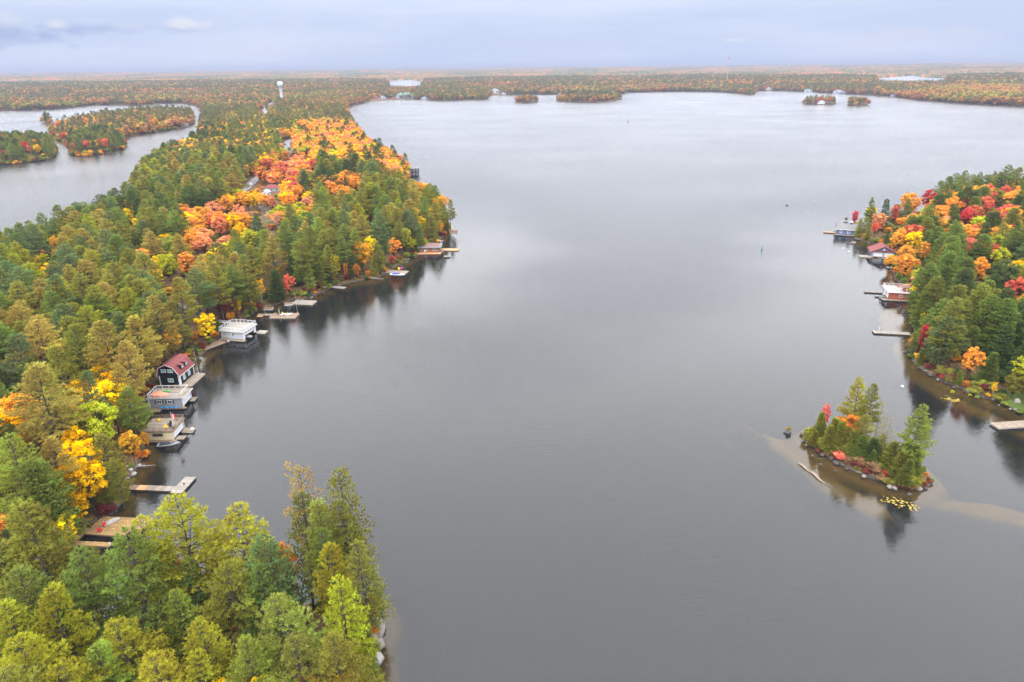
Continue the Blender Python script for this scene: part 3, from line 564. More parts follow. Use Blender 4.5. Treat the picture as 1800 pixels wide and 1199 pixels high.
# ------------------------------------------------------------------ where the trees stand
# kind, colour, tree top in the photograph (x, y), height in metres, width factor
P_, H_, S_, M_, B_, O_ = 'pine', 'hemlock', 'spruce', 'maple', 'birch', 'oak'
HAND = [
 # point of land below the camera
 (P_,'yellow-green',324,876,25,1.0),(P_,'yellow-green',243,908,19,.7),(P_,'yellow-green',414,890,25,1.0),(P_,'mid-green',222,930,27,.95),(P_,'mid-green',140,960,23,.85),(P_,'blue-green',459,946,23,1.0),
 ('snagpine','tan-green',515,824,27,.72),('redpine','olive',591,826,28,1.0),(P_,'light green',563,884,24,.8),('redpine','olive',630,948,24,.9),(P_,'yellow-green',578,956,21,.8),('redpine','olive',537,862,25,1.0),('redpine','mid-green',650,1000,20,.9),
 (P_,'olive',398,990,21,.9),(P_,'mid-green',447,996,20,.8),(P_,'light green',307,1034,18,.8),(P_,'yellow-green',596,1014,22,.8),(P_,'light green',498,1042,23,1.1),(P_,'mid-green',332,982,19,.7),(P_,'yellow-green',372,965,19,.7),(P_,'yellow-green',352,1084,20,.9),
 (P_,'yellow-green',212,1088,19,1.0),(P_,'yellow-green',78,1038,23,.9),(P_,'mid-green',24,1008,24,1.0),(P_,'yellow-green',36,1122,22,1.1),(P_,'yellow-green',272,1142,18,1.0),(P_,'light green',430,1120,19,.9),(P_,'light green',170,1140,19,1.0),(P_,'light green',652,1148,11,.6),(S_,'mid-green',640,1096,12,.9),
 (M_,'yellow',447,1182,14,.8),(M_,'orange',540,1172,14,.8),(M_,'gold',607,1176,14,.8),(M_,'gold',648,1036,9,.5),(M_,'amber',350,1062,11,.55),(M_,'rust',268,1098,10,.55),(M_,'salmon',300,962,13,.45),(M_,'orange',496,935,12,.4),(M_,'orange',505,1000,10,.45),(B_,'gold',76,1140,13,.6),(P_,'yellow-green',110,1165,20,1.0),(P_,'olive',520,1120,20,.9),(P_,'olive',590,1108,21,.9),
 (P_,'yellow-green',0,1060,22,1.0),(P_,'yellow-green',345,1150,17,.9),(P_,'olive',0,1180,22,1.),(M_,'yellow',380,1190,13,.7),(M_,'lime',490,1192,13,.7),('redpine','olive',610,880,24,.9),('redpine','mid-green',566,930,22,.9),
 # near west shore
 (P_,'blue-green',22,588,24,1.1),(P_,'tan-green',62,564,25,1.1),(P_,'olive',96,610,24,1.0),(P_,'olive',130,570,24,1.0),(P_,'tan-green',180,562,26,1.15),(P_,'tan-green',234,558,25,1.15),(P_,'tan-green',62,642,27,1.25),(B_,'gold',170,602,19,1.45),(B_,'gold',194,636,17,1.35),
 (M_,'yellow',184,660,17,1.05),(M_,'gold',134,660,16,.95),(P_,'blue-green',153,652,21,.7),(M_,'lime',158,700,17,1.05),(M_,'amber',15,688,18,1.1),(M_,'gold',6,718,16,1.0),(P_,'mid-green',222,683,22,1.1),(M_,'gold',123,742,14,.7),(M_,'amber',222,752,12,.75),(M_,'amber',250,754,10,.6),(P_,'tan-green',206,640,20,.9),
 (P_,'tan-green',214,600,23,1.0),(B_,'gold',131,756,18,1.2),(P_,'olive',180,760,22,1.0),(M_,'gold',101,814,18,1.2),(M_,'gold',138,798,17,.9),(M_,'gold',120,854,16,1.1),(M_,'yellow',106,896,13.5,1.1),(P_,'olive',196,806,19,.9),(H_,'mid-green',58,806,20,1.0),(P_,'light green',16,762,24,1.0),(H_,'mid-green',75,872,18,1.0),(P_,'olive',26,898,22,1.0),
 (P_,'olive',56,910,19,1.0),(M_,'rust',48,858,10,.55),(P_,'tan-green',88,772,24,1.0),(P_,'olive',182,858,8.5,1.3),(M_,'rust',40,905,9,.5),(H_,'olive',10,952,17,1.0),(H_,'dark green',8,930,15,.9),
 # boathouse shore
 (M_,'yellow',357,546,13,1.05),(M_,'amber',292,570,13,.9),(S_,'dark green',339,597,9,.8),(M_,'gold',414,522,12,.75),(M_,'maroon',388,512,13,.9),(B_,'gold',454,489,14,.95),(H_,'dark green',482,476,16,.95),(M_,'red',504,479,13,.75),(P_,'mid-green',550,440,23,.9),(P_,'light green',540,460,20,.7),(M_,'yellow',586,443,13,.7),(M_,'rust',606,461,12,.5),
 (O_,'amber',632,416,17,.85),(M_,'yellow',649,410,16,.7),(M_,'orange',690,414,13,1.0),(M_,'red',688,446,9,.85),(M_,'lime',712,396,15,.7),(M_,'lime',724,418,11,.7),(M_,'amber',771,386,14,.75),(P_,'olive',790,350,19,.8),(P_,'olive',774,350,19,.9),(P_,'mid-green',782,362,16,.8),(M_,'amber',770,342,15,.8),(H_,'olive',784,376,11,.8),(P_,'olive',762,357,20,.9),(M_,'amber',778,338,13,.8),(P_,'olive',748,330,20,.9),(P_,'mid-green',745,352,19,.8),
 (M_,'orange',400,545,9,.5),(M_,'red',768,368,9,.5),(P_,'olive',310,488,24,1.),(P_,'blue-green',340,472,24,1.),(P_,'tan-green',268,518,24,1.0),(P_,'olive',375,462,25,1.),(P_,'olive',424,448,24,1.0),(P_,'mid-green',404,466,24,.9),(P_,'tan-green',472,412,23,.9),(P_,'olive',408,404,23,.9),(P_,'mid-green',500,388,23,.9),(P_,'light green',558,380,23,1.0),(P_,'blue-green',604,368,23,.9),(P_,'mid-green',510,356,22,.9),
 (P_,'dark green',448,374,18,.8),(P_,'olive',556,338,22,.9),(P_,'olive',586,342,22,.9),(P_,'blue-green',668,372,22,.9),(P_,'blue-green',720,378,19,.8),(M_,'red',648,371,12,.55),(P_,'light green',620,400,22,.8),(P_,'olive',526,420,23,.9),(H_,'dark green',512,440,16,.8),
 (P_,'olive',575,432,22,.9),(P_,'mid-green',600,420,21,.9),(P_,'olive',664,424,19,.9),(P_,'blue-green',672,398,21,.9),(P_,'olive',702,388,19,.9),(P_,'mid-green',736,396,17,.8),(P_,'dark green',618,446,15,.8),(P_,'olive',562,458,18,.8),(P_,'mid-green',524,458,18,.8),(H_,'olive',656,450,13,.8),(H_,'dark green',574,470,12,.8),(M_,'rust',624,462,10,.7),(H_,'olive',742,412,11,.8),
 # inland colour
 (M_,'orange',360,360,15,1.),(M_,'orange',394,341,15,1.),(M_,'orange',418,333,14,.9),(M_,'gold',408,372,15,1.),(M_,'gold',422,386,14,.8),(M_,'salmon',382,377,15,.9),(M_,'salmon',354,404,15,1.0),(M_,'orange',336,402,15,1.0),(M_,'orange',322,437,15,.9),(O_,'light green',290,408,16,.9),(O_,'lime',288,437,15,.8),(M_,'yellow',222,362,15,.8),(M_,'red',230,395,13,.5),(M_,'amber',92,410,14,.7),(M_,'salmon',66,430,13,.6),(M_,'lime',72,440,13,.7),
 (M_,'gold',444,340,12,.8),(M_,'salmon',476,342,12,.8),(M_,'orange',510,336,14,.9),(M_,'salmon',536,342,14,.8),(M_,'orange',524,322,15,1.),('bare','grey',460,356,13,1.1),('bare','grey',484,374,13,1.1),('bare','grey',444,362,12,1.0),('bare','grey',470,368,13,1.0),('bare','grey',454,376,12,1.0),(M_,'orange',600,300,16,1.1),(M_,'orange',622,305,15,1.),(M_,'orange',580,316,15,1.),
 (P_,'dark green',615,250,22,1.),(P_,'dark green',640,254,22,.9),(P_,'dark green',566,286,21,.9),(P_,'dark green',606,308,17,.6),(M_,'maroon',538,258,14,.9),(M_,'red',548,275,15,1.),(M_,'red',470,275,15,1.),(M_,'red',500,290,14,.8),(M_,'rust',500,262,15,1.1),
 # small island
 ('lowpine','yellow-green',1514,661,17.5,.78),(P_,'olive',1541,676,16.5,.7),('cedar','olive',1472,735,8,1.2),('cedar','olive',1492,748,7,1.3),(P_,'olive',1522,728,11,.9),('deadpine','olive',1565,735,10,.9),('deadpine','olive',1550,706,12.5,.75),('deadpine','grey',1528,757,7,.9),(M_,'rust',1500,724,9.5,1.2),(M_,'pink',1457,704,8,.42),('cedar','olive',1447,724,7.5,.9),('bush','olive',1428,747,3.6,.9),('cedar','mid-green',1440,748,4.5,.9),('cedar','olive',1462,750,7,1.1),('cedar','olive',1482,741,8,1.0),('lowpine','light green',1624,710,18,.8),
 (P_,'olive',1556,762,8,.9),('cedar','olive',1588,792,7,1.2),('cedar','mid-green',1536,790,5,1.0),('cedar','mid-green',1600,810,6.5,1.2),
 ('cedar','olive',1505,757,7,1.3),('cedar','mid-green',1520,765,6.5,1.4),('cedar','dark green',1540,770,7,1.3),('cedar','olive',1572,778,7.5,1.3),(M_,'rust',1512,752,6,.9),('cedar','mid-green',1610,785,8,1.2),('cedar','olive',1436,757,5,1.3),(M_,'amber',1476,752,6,.6),('cedar','dark green',1596,772,8,1.0),
 # east shore
 (M_,'crimson',1506,367,10,.8),(M_,'yellow',1535,358,14,.9),(P_,'mid-green',1536,346,17,.7),(S_,'dark green',1562,350,14,1.2),(M_,'red',1578,356,14,.75),(M_,'orange',1604,333,15,1.),(P_,'mid-green',1600,348,16,.8),(M_,'crimson',1637,328,16,.9),(M_,'red',1541,391,10,.75),(S_,'olive',1514,384,10,1.4),(S_,'olive',1528,398,9,1.2),(S_,'dark green',1562,404,10,1.2),(B_,'olive',1526,376,12,1.0),
 (M_,'orange',1585,398,14,.8),(M_,'amber',1576,412,13,.9),(M_,'yellow',1613,402,14,.9),(M_,'orange',1598,442,14,.9),(M_,'amber',1569,445,13,1.05),(M_,'orange',1630,420,13,.7),(M_,'pink',1711,414,15,1.05),(M_,'red',1751,423,14,.8),(M_,'lime',1765,431,14,.9),(M_,'orange',1728,448,13,.8),(O_,'dark green',1775,449,17,.9),(M_,'red',1797,481,15,.9),(M_,'crimson',1704,362,14,.8),(M_,'maroon',1700,345,15,.8),
 (M_,'red',1735,340,16,1.0),(M_,'orange',1680,342,16,1.1),(M_,'orange',1777,315,15,1.),(M_,'red',1770,322,15,.9),(O_,'olive',1757,326,15,.9),(P_,'mid-green',1682,304,18,.9),(P_,'mid-green',1698,300,18,.9),(P_,'mid-green',1725,302,17,.8),(P_,'olive',1751,301,16,.7),(P_,'mid-green',1775,290,18,.9),(M_,'orange',1657,385,13,.8),
 (H_,'mid-green',1651,398,18,1.),(H_,'mid-green',1681,358,17,.9),(H_,'dark green',1737,393,17,1.),(H_,'mid-green',1638,463,20,1.),(H_,'mid-green',1672,442,20,1.),(H_,'mid-green',1620,470,18,.9),(H_,'dark green',1700,470,20,1.),(H_,'olive',1690,500,20,1.),(H_,'olive',1730,500,20,1.),(H_,'mid-green',1776,526,21,1.05),(H_,'mid-green',1750,520,20,1.),(H_,'olive',1646,486,19,1.),
 (P_,'olive',1680,522,23,1.05),(P_,'blue-green',1664,556,19,1.1),(P_,'blue-green',1688,560,16,1.),(H_,'mid-green',1632,512,14,.9),(H_,'olive',1624,508,10,1.0),(P_,'mid-green',1612,588,12,.75),(M_,'yellow',1628,543,8,.6),(M_,'crimson',1628,529,8,.35),(M_,'crimson',1632,562,13,.5),(M_,'orange',1716,603,12.5,.8),('cedar','mid-green',1747,619,10,1.0),('cedar','light green',1690,652,4.5,1.1),(B_,'gold',1752,668,5.5,.8),(O_,'olive',1792,650,9,.9),
 (H_,'dark green',1732,548,14,1.1),(H_,'dark green',1772,572,14,1.1),(H_,'mid-green',1714,572,12,1.0),(H_,'dark green',1800,562,15,1.1),('bare','grey',1715,530,14,.8),(S_,'olive',1622,610,9,1.2),(B_,'lime',1702,678,4,.8),
 *[(P_,c,x,y,19,1.1) for c,x,y in (('mid-green',1672,310),('olive',1690,308),('mid-green',1711,306),('olive',1718,309),('mid-green',1737,307),('olive',1744,306),('mid-green',1760,303),('olive',1766,300),('mid-green',1785,297),('olive',1794,294),('mid-green',1655,318),('olive',1665,322))],
 # islands to the west
 (M_,'crimson',42,246,15,1.0),(M_,'gold',62,252,15,.8),(M_,'red',182,240,16,.9),(M_,'red',148,244,15,.8),(M_,'crimson',110,233,13,.7),('pine','dark green',78,199,20,.7),('pine','dark green',84,203,18,.7),(M_,'crimson',259,199,15,.9),(M_,'orange',272,206,16,1.2),(M_,'red',236,215,14,.8),(M_,'orange',100,210,16,1.),(M_,'orange',150,205,17,1.1)]
HAND += [('bush', c, x, y, h, w) for c, x, y, h, w in (('maroon',1425,776,1.6,1),('maroon',1440,786,1.8,1),('brown',1455,791,2.2,.9),('maroon',1470,801,1.8,1),('pink',1480,790,2.8,.9),('brown',1493,801,2.2,.9),('maroon',1506,811,2.0,1),('brown',1516,801,3.0,.9),('maroon',1526,822,1.8,1.1),('brown',1537,812,3.2,.9),('brown',1550,830,2.0,1.1),
 ('olive',1561,838,1.8,1),('light green',1573,842,2.0,1),('maroon',1582,848,1.7,1.1),('maroon',1597,851,1.7,1.1),('brown',1611,850,2.2,1),('maroon',1626,845,2.0,1),('crimson',1500,778,2.6,.7),('maroon',1512,786,2.2,1),('dark green',1531,795,3.4,.8),('olive',1571,800,3.6,.8),('dark green',1586,816,3.4,.9),('olive',1601,830,3.2,.9),('olive',1616,836,2.8,.9),('olive',1419,763,2.6,.9),('olive',1463,776,3.2,.9),('olive',1447,768,3.0,.8),('maroon',1634,838,1.8,1.1),('olive',1545,806,2.8,.8),('crimson',1557,825,2.0,.6),
 ('crimson',1658,657,2.4,.8),('olive',1672,660,2.6,.9),('lime',1676,684,1.8,.9),('lime',1706,690,1.6,.8),('light green',1719,692,2.0,.9),('rust',1700,668,2.4,.8),('light green',1768,704,2.2,1.1),('mid-green',1795,716,2.4,1.1),('gold',1738,690,1.4,.8))]
MIX = {
 'pine':   [(P_,'olive',4),(P_,'mid-green',3),(P_,'tan-green',2.5),(P_,'blue-green',2),(P_,'yellow-green',.8),(M_,'gold',.5),(M_,'orange',.4),(M_,'lime',.4)],
 'mixed':  [(P_,'olive',2.4),(P_,'mid-green',2.4),(P_,'dark green',1.6),(P_,'blue-green',1),(M_,'orange',1.4),(M_,'gold',1.1),(M_,'amber',1),(M_,'salmon',.5),(M_,'lime',.8),(M_,'yellow',.4)],
 'orange': [(M_,'orange',3.6),(M_,'gold',1.4),(M_,'salmon',1.6),(M_,'amber',1.4),(M_,'lime',1.0),(P_,'dark green',.8),(M_,'rust',.6),(M_,'red',.4)],
 'red':    [(M_,'red',2.4),(M_,'salmon',2),(M_,'orange',1.6),(M_,'rust',1),(M_,'maroon',.4),(M_,'gold',.8),('bare','brown',.6)],
 'bare':   [('bare','grey',3),('bare','brown',2)],
 'hem':    [(H_,'mid-green',4),(H_,'olive',2.2),(H_,'dark green',2.4),(P_,'mid-green',1),(M_,'orange',.5),(M_,'lime',.6)],
 'eridge': [(M_,'orange',3),(M_,'red',2),(M_,'salmon',1),(M_,'lime',1.2),(M_,'amber',1.2),(H_,'mid-green',1.6),(H_,'dark green',.8)],
 'far':    [(M_,'orange',1.5),(M_,'amber',1.7),(M_,'rust',2.4),(M_,'salmon',1.1),(M_,'lime',1.2),(M_,'brown',1.6),(P_,'dark green',2.2),(P_,'mid-green',1.6),(M_,'red',.5)],
 'farpine':[(P_,'dark green',4),(P_,'mid-green',2),(M_,'orange',.5),(M_,'amber',1.5),(M_,'rust',.8),(M_,'lime',.8)],
 'isl':    [(P_,'dark green',4),(P_,'mid-green',3),(P_,'olive',2),(M_,'red',.7),(M_,'amber',.8),(M_,'rust',.5)],
 'eastfar':[(M_,'amber',3),(M_,'lime',3),(M_,'orange',1.6),(M_,'rust',1),(P_,'dark green',1.2),(M_,'gold',.5),(M_,'salmon',.6)],
 'ridge':  [(M_,'orange',2),(M_,'salmon',1.2),(M_,'red',.7),(M_,'amber',1.2),(P_,'dark green',1.6),(P_,'mid-green',1.0),(M_,'lime',.6)],
 'eredge': [(M_,'red',2.5),(M_,'salmon',2),(M_,'orange',2),(M_,'lime',.6)],
}
ZONES = [(380,372,70,38,'orange'),(345,415,40,30,'orange'),(462,366,34,22,'bare'),(500,330,60,24,'orange'),(480,285,55,28,'red'),(600,245,80,30,'orange'),(560,218,60,18,'orange'),(660,262,46,22,'orange'),(600,308,34,16,'orange'),(690,285,26,18,'orange'),(430,255,50,30,'mixed'),(330,300,90,40,'pine'),(640,345,90,45,'pine'),
         (560,420,120,50,'pine'),(300,470,170,90,'pine'),(100,450,150,70,'pine'),(480,205,90,22,'mixed'),(300,262,60,25,'mixed'),(50,250,70,35,'isl'),(170,245,50,30,'isl'),(250,205,90,18,'ridge'),(130,205,50,16,'ridge'),(700,345,60,30,'pine'),(745,335,40,30,'mixed'),
         (1740,345,110,40,'eridge'),(1600,420,34,50,'eridge'),(1720,430,60,30,'hem'),(1720,530,110,80,'hem'),(1680,302,70,10,'pine'),(1620,345,50,15,'eridge'),(1660,400,40,30,'hem'),(90,640,120,120,'pine'),(60,850,90,90,'hem'),
         (800,160,80,8,'farpine'),(925,175,30,8,'far'),(1035,170,60,10,'farpine'),(1440,175,40,10,'isl'),(1508,178,30,10,'farpine'),(1450,152,140,8,'farpine'),(1650,165,120,12,'eastfar'),(1740,152,100,7,'eredge'),(660,165,60,8,'farpine'),(600,170,60,14,'mixed')]
# openings that stay clear of taller growth in front: x0, y0, x1, y1 in the photograph
CLEAR = [(282,640,354,680),(262,680,336,735),(262,735,324,792),(386,562,462,606),(362,598,402,616),(450,520,556,560),(574,498,612,512),(668,468,718,486),(730,424,810,452),(1450,392,1510,416),(1516,432,1562,456),(1545,488,1612,535),(1532,572,1602,590),(1736,738,1800,760),(218,838,344,872),
         (118,905,212,960),(424,302,452,330),(468,318,492,338),(494,240,512,256),(455,186,472,198),(470,176,482,184),(311,536,327,552),(480,465,484,469),(720,288,738,312),(488,146,496,149),(1780,690,1800,715),(1592,535,1612,575),(560,500,572,512),(1600,700,1800,735),(228,810,262,826),(1500,405,1520,440),(652,167,698,175),(698,166,724,175),(866,158,876,165),(738,170,750,175),(1347,154,1357,159),(1417,157,1427,162),(1468,159,1490,165),(1570,167,1577,171),(881,163,889,167),(1440,176,1449,183),(1545,134,1662,140),(686,142,738,150)]
CLW = [(x0, y0, x1, y1, float(to_px(at((x0 + x1) / 2, y1, 0))[2])) for x0, y0, x1, y1 in CLEAR]
CLW[24] = (*CLW[24][:4], 2100.0)
PAD = [(at(308,666,0)[:2],9),(at(296,706,0)[:2],8),(at(286,768,0)[:2],8),(at(418,590,0)[:2],8),(at(752,440,3)[:2],9),(at(1580,524,0)[:2],8),(at(1548,446,0)[:2],7),(at(1490,408,0)[:2],8),(at(160,938,0)[:2],8),(at(318,556,2)[:2],6),(at(482,472,2)[:2],5),(at(780,705,0)[:2],4)]
ROAD = [at(*p, 7.0)[:2] for p in ((300,362),(350,348),(392,336),(420,328),(437,316),(450,304),(470,297),(492,290),(508,276),(508,262),(502,250),(508,243),(530,238),(522,225),(492,212),(472,201),(464,192),(463,186),(475,180),(486,174))]
ROAD = np.array(ROAD)
def road_dist(X, Y):
    d = np.full(len(X), 1e9)
    for a, b in zip(ROAD[:-1], ROAD[1:]):
        e = b - a; t = np.clip(((X - a[0]) * e[0] + (Y - a[1]) * e[1]) / (e @ e), 0, 1); d = np.minimum(d, np.hypot(X - a[0] - e[0] * t, Y - a[1] - e[1] * t))
    return d
CROWN = {'pine': .24, 'redpine': .16, 'snagpine': .13, 'hemlock': .24, 'spruce': .16, 'maple': .30, 'lowpine': .24, 'birch': .2, 'oak': .35, 'bare': .3, 'deadpine': .24, 'bush': .6, 'cedar': .25}
LIB['cedar'] = {0: []}
for s in range(2): add_model('cedar', 0, 10, make_conifer(55 + s, 10, 2.6, 0.1, 0.36, 7, 'cone', K=6, ln=0.34, wd=0.11, twig=0.4, droop=-0.3, gap=0.03, ragged=0.2, upn=0.5), True)
# hand-placed trees: the top sits where the photograph shows it
T = []   # kind, colour, x, y, z, h, width, hand?
HXY = np.array([q[2:4] for q in HAND], float); H0 = np.array([q[4] for q in HAND], float); HD = _f[None] + ((HXY[:, :1] - 900) / FPX) * _rt[None] - ((HXY[:, 1:] - 599.5) / FPX) * _up[None]
hb = np.full(len(HAND), -1e9); HH = H0.copy(); HP = np.zeros((len(HAND), 3))
for f in (1, .92, 1.08, .84, 1.16, .75, 1.26, .66, 1.4):   # keep the top in place, find a height whose foot stands on land
    h = H0 * f; g = np.full(len(HAND), 2.0)
    for _ in range(6):
        tt_ = (g + h - CAM_H) / HD[:, 2]; px_, py_ = tt_ * HD[:, 0], tt_ * HD[:, 1]; sd = land(px_, py_); g = np.maximum(0.15, ground(px_, py_, sd))
    up_ = (hb < 0.7) & (sd > hb); hb[up_] = sd[up_]; HH[up_] = h[up_]; HP[up_] = np.stack([px_, py_, g], 1)[up_]
for q, h, p in zip(HAND, HH, HP): T.append((q[0], q[1], p[0], p[1], p[2], h, q[5], 1))
hx = np.array([t[2] for t in T]); hy = np.array([t[3] for t in T]); hr = np.array([CROWN[t[0]] * t[5] * t[6] for t in T])
htp = np.array([to_px(np.array([t[2], t[3], t[4] + t[5]])) for t in T]); hpr = hr * FPX / htp[:, 2]; hph = np.array([t[5] * (0.6 if t[0] not in (P_, H_, S_) else 0.22) for t in T]) * FPX / htp[:, 2]
# the rest of the woods: jittered rows that widen with distance
def scatter(r0, r1, sp, smin=0.5):
    x1 = r1 * 0.80; gx, gy = np.meshgrid(np.arange(-x1, x1, sp), np.arange(0, r1, sp * 0.9), indexing='ij')
    gx = gx + (np.arange(gx.shape[1]) % 2)[None] * sp / 2
    X = gx.ravel() + RNG.uniform(-.38, .38, gx.size) * sp; Y = gy.ravel() + RNG.uniform(-.38, .38, gx.size) * sp
    r_ = np.hypot(X, Y); k = (r_ > r0) & (r_ < r1) & (Y > 20)
    X, Y = X[k], Y[k]; u, v, w = to_px(np.stack([X, Y, np.full(len(X), 18.0)], 1))
    k = (w > 5) & (u > -140) & (u < 1940) & (v < 1330); X, Y = X[k], Y[k]
    s = land(X, Y); k = (s > smin); X, Y, s = X[k], Y[k], s[k]
    k = road_dist(X, Y) > 4.6; return X[k], Y[k], s[k]
def pick_kind(u, v):
    best = np.full(len(u), 0.28); zi = np.full(len(u), -1)
    for i, (x, y, rx, ry, m) in enumerate(ZONES):
        g = np.exp(-(((u - x) / rx) ** 2 + ((v - y) / ry) ** 2)) * RNG.uniform(0.75, 1.25, len(u)); q = g > best; best[q] = g[q]; zi[q] = i
    return zi
AUTO = []
for r0, r1, sp in ((60, 420, 7.0), (420, 900, 7.4), (900, 1700, 8.0), (1700, 3000, 10.0), (3000, 4800, 14.0)):
    X, Y, s = scatter(r0, r1, sp, 1.4 if r0 < 400 else 0.6); g = ground(X, Y, s); rd = np.hypot(X, Y)
    u, v, w = to_px(np.stack([X, Y, g + 18], 1)); zi = pick_kind(u, v)
    pat2 = wob(X + 77, Y - 200, 75); tops = []; pat = wob(X, Y, 130) + 0.5 * wob(X + 300, Y, 47) + RNG.normal(0, 0.15, len(X))
    for i in range(len(X)):
        m = MIX[ZONES[zi[i]][4]] if zi[i] >= 0 else MIX[('farpine' if pat[i] > 0.12 else 'far') if rd[i] > 900 else 'mixed']
        if rd[i] > 700 and zi[i] >= 0 and ZONES[zi[i]][4] in ('mixed', 'pine'): m = [(a, b_, q * (2.1 if a == M_ else 1)) for a, b_, q in m]
        tot = RNG.random() * sum(q[2] for q in m)
        for k, c, q in m:
            tot -= q
            if tot <= 0: break
        if rd[i] > 1500 and k == M_ and c != 'brown': c = (('rust', 'salmon', 'orange', 'red') if pat2[i] > 0.15 else (('lime', 'amber', 'brown', 'olive') if pat2[i] < -0.2 else ('amber', 'orange', 'rust', 'brown')))[RNG.integers(4)]
        if rd[i] > 700 and k in (H_, 'oak', B_): k = P_ if k == H_ else M_
        h = {P_: RNG.uniform(17, 25) if rd[i] < 700 else RNG.uniform(13, 20), H_: RNG.uniform(14, 20), M_: RNG.uniform(11, 16.5), 'bare': RNG.uniform(10, 13)}[k]
        if s[i] < 6: h *= RNG.uniform(0.6, 0.95)
        if rd[i] > 1700: h *= sp / 9.0 if k == M_ else sp / 11.0
        tops.append((k, c, h))
    hh = np.array([q[2] for q in tops]); cr = np.array([CROWN[q[0]] for q in tops]) * hh
    u, v, w = to_px(np.stack([X, Y, g + hh], 1)); ub, vb, wb = to_px(np.stack([X, Y, g], 1)); pr = cr * FPX / w
    ok = np.ones(len(X), bool)
    blocks = lambda u, v, w, vb, pr: np.logical_or.reduce([(w < dd - 2) & (u + pr * 0.8 > x0) & (u - pr * 0.8 < x1) & (v < y1) & (vb > y0) for x0, y0, x1, y1, dd in CLW])
    bl = blocks(u, v, w, vb, pr)
    if r0 < 900 and bl.any():   # low growth where the view is open
        for i in np.where(bl)[0]: tops[i] = ('bush', ('olive', 'rust', 'amber', 'mid-green', 'brown', 'gold', 'salmon')[RNG.integers(7)], RNG.uniform(1.6, 3.6))
        hh = np.array([q[2] for q in tops]); cr = np.array([CROWN[q[0]] for q in tops]) * hh
        u, v, w = to_px(np.stack([X, Y, g + hh], 1)); pr = cr * FPX / w; bl = blocks(u, v, w, vb, pr)
    ok &= ~bl
    for (qx, qy), qr in PAD: ok &= np.hypot(X - qx, Y - qy) > qr
    hide = np.zeros(len(X), bool)
    for i in range(len(T)):
        ok &= np.hypot(X - hx[i], Y - hy[i]) > 0.62 * (hr[i] + cr)
        hide |= (w < htp[i, 2] + 3) & (np.abs(u - htp[i, 0]) < 0.75 * hpr[i] + 0.4 * pr) & (v < htp[i, 1] + hph[i]) & (vb > htp[i, 1])
    for i in np.where(hide & ok)[0]:   # young growth in front of the hand-placed trees
        tops[i] = ('bush', ('olive', 'amber', 'mid-green', 'olive', 'dark green', 'rust', 'lime')[RNG.integers(7)], RNG.uniform(2.5, 4.5))
    sm = sdf_poly(SMALL, X, Y) > -3; ok &= ~sm
    ok &= ~((sdf_poly(FG, X, Y) > -3) & ((RNG.random(len(X)) < 0.72) | ((u < 420) & (v < 1085))))
    for i in np.where(ok)[0]: AUTO.append((*tops[i][:2], X[i], Y[i], g[i], tops[i][2], RNG.uniform(0.9, 1.2) * (1.2 if tops[i][0] == M_ else 1.08), 0))
# low growth along the water's edge
X, Y, s = scatter(60, 560, 2.6, 0.1); k = (s < 5.5) & (RNG.random(len(s)) < 0.85); X, Y, s = X[k], Y[k], s[k]; X2, Y2, s2 = scatter(560, 1300, 3.6, 0.1); k = s2 < 7; X, Y, s = np.concatenate([X, X2[k]]), np.concatenate([Y, Y2[k]]), np.concatenate([s, s2[k]]); g = ground(X, Y, s); hh = RNG.uniform(0.9, 3.4, len(X)) * np.where(np.hypot(X, Y) > 560, 1.7, 1); u, v, w = to_px(np.stack([X, Y, g + hh], 1)); ub, vb, wb = to_px(np.stack([X, Y, g], 1)); ok = ~blocks(u, v, w, vb, 0.5 * hh * FPX / w)
for (qx, qy), qr in PAD: ok &= np.hypot(X - qx, Y - qy) > qr - 2
for P, _ in LAWN: ok &= sdf_poly(P, X, Y) < 0
isl = sdf_poly(SMALL, X, Y) > -2; hh[isl] *= 0.55; ok &= ~isl | (sdf_poly(SMALL, X, Y) > 0.4)
EDGE = [(('bush', ('olive', 'olive', 'mid-green', 'amber', 'rust', 'brown', 'light green', 'maroon', 'dark green')[RNG.integers(9)], X[i], Y[i], g[i], hh[i], RNG.uniform(0.7, 1.1), 0)) for i in np.where(ok)[0]]
ALL = T + AUTO
A = np.array([t[2:7] for t in ALL]); AU, AV, AW = to_px(np.stack([A[:, 0], A[:, 1], A[:, 2] + A[:, 3] * 0.8], 1))
lim = {'pine': 300, 'maple': 300, 'hemlock': 300}
order = np.argsort(AW); indiv = set(); cnt = {}
for i in order:
    k = ALL[i][0]; nm = {'redpine': 'pine', 'lowpine': 'pine', 'snagpine': 'pine', 'deadpine': 'pine', 'cedar': 'cedar'}.get(k, k)
    vis = -25 < AU[i] < 1825 and AV[i] < 1215
    if k == 'bush' and not ALL[i][7]: continue
    if (vis and cnt.get(nm, 0) < 300 and AW[i] < 900) or ALL[i][7]:
        if ALL[i][7] or 2 in LIB.get(k, {2: 0}) or k in LIB: indiv.add(i); cnt[nm] = cnt.get(nm, 0) + 1
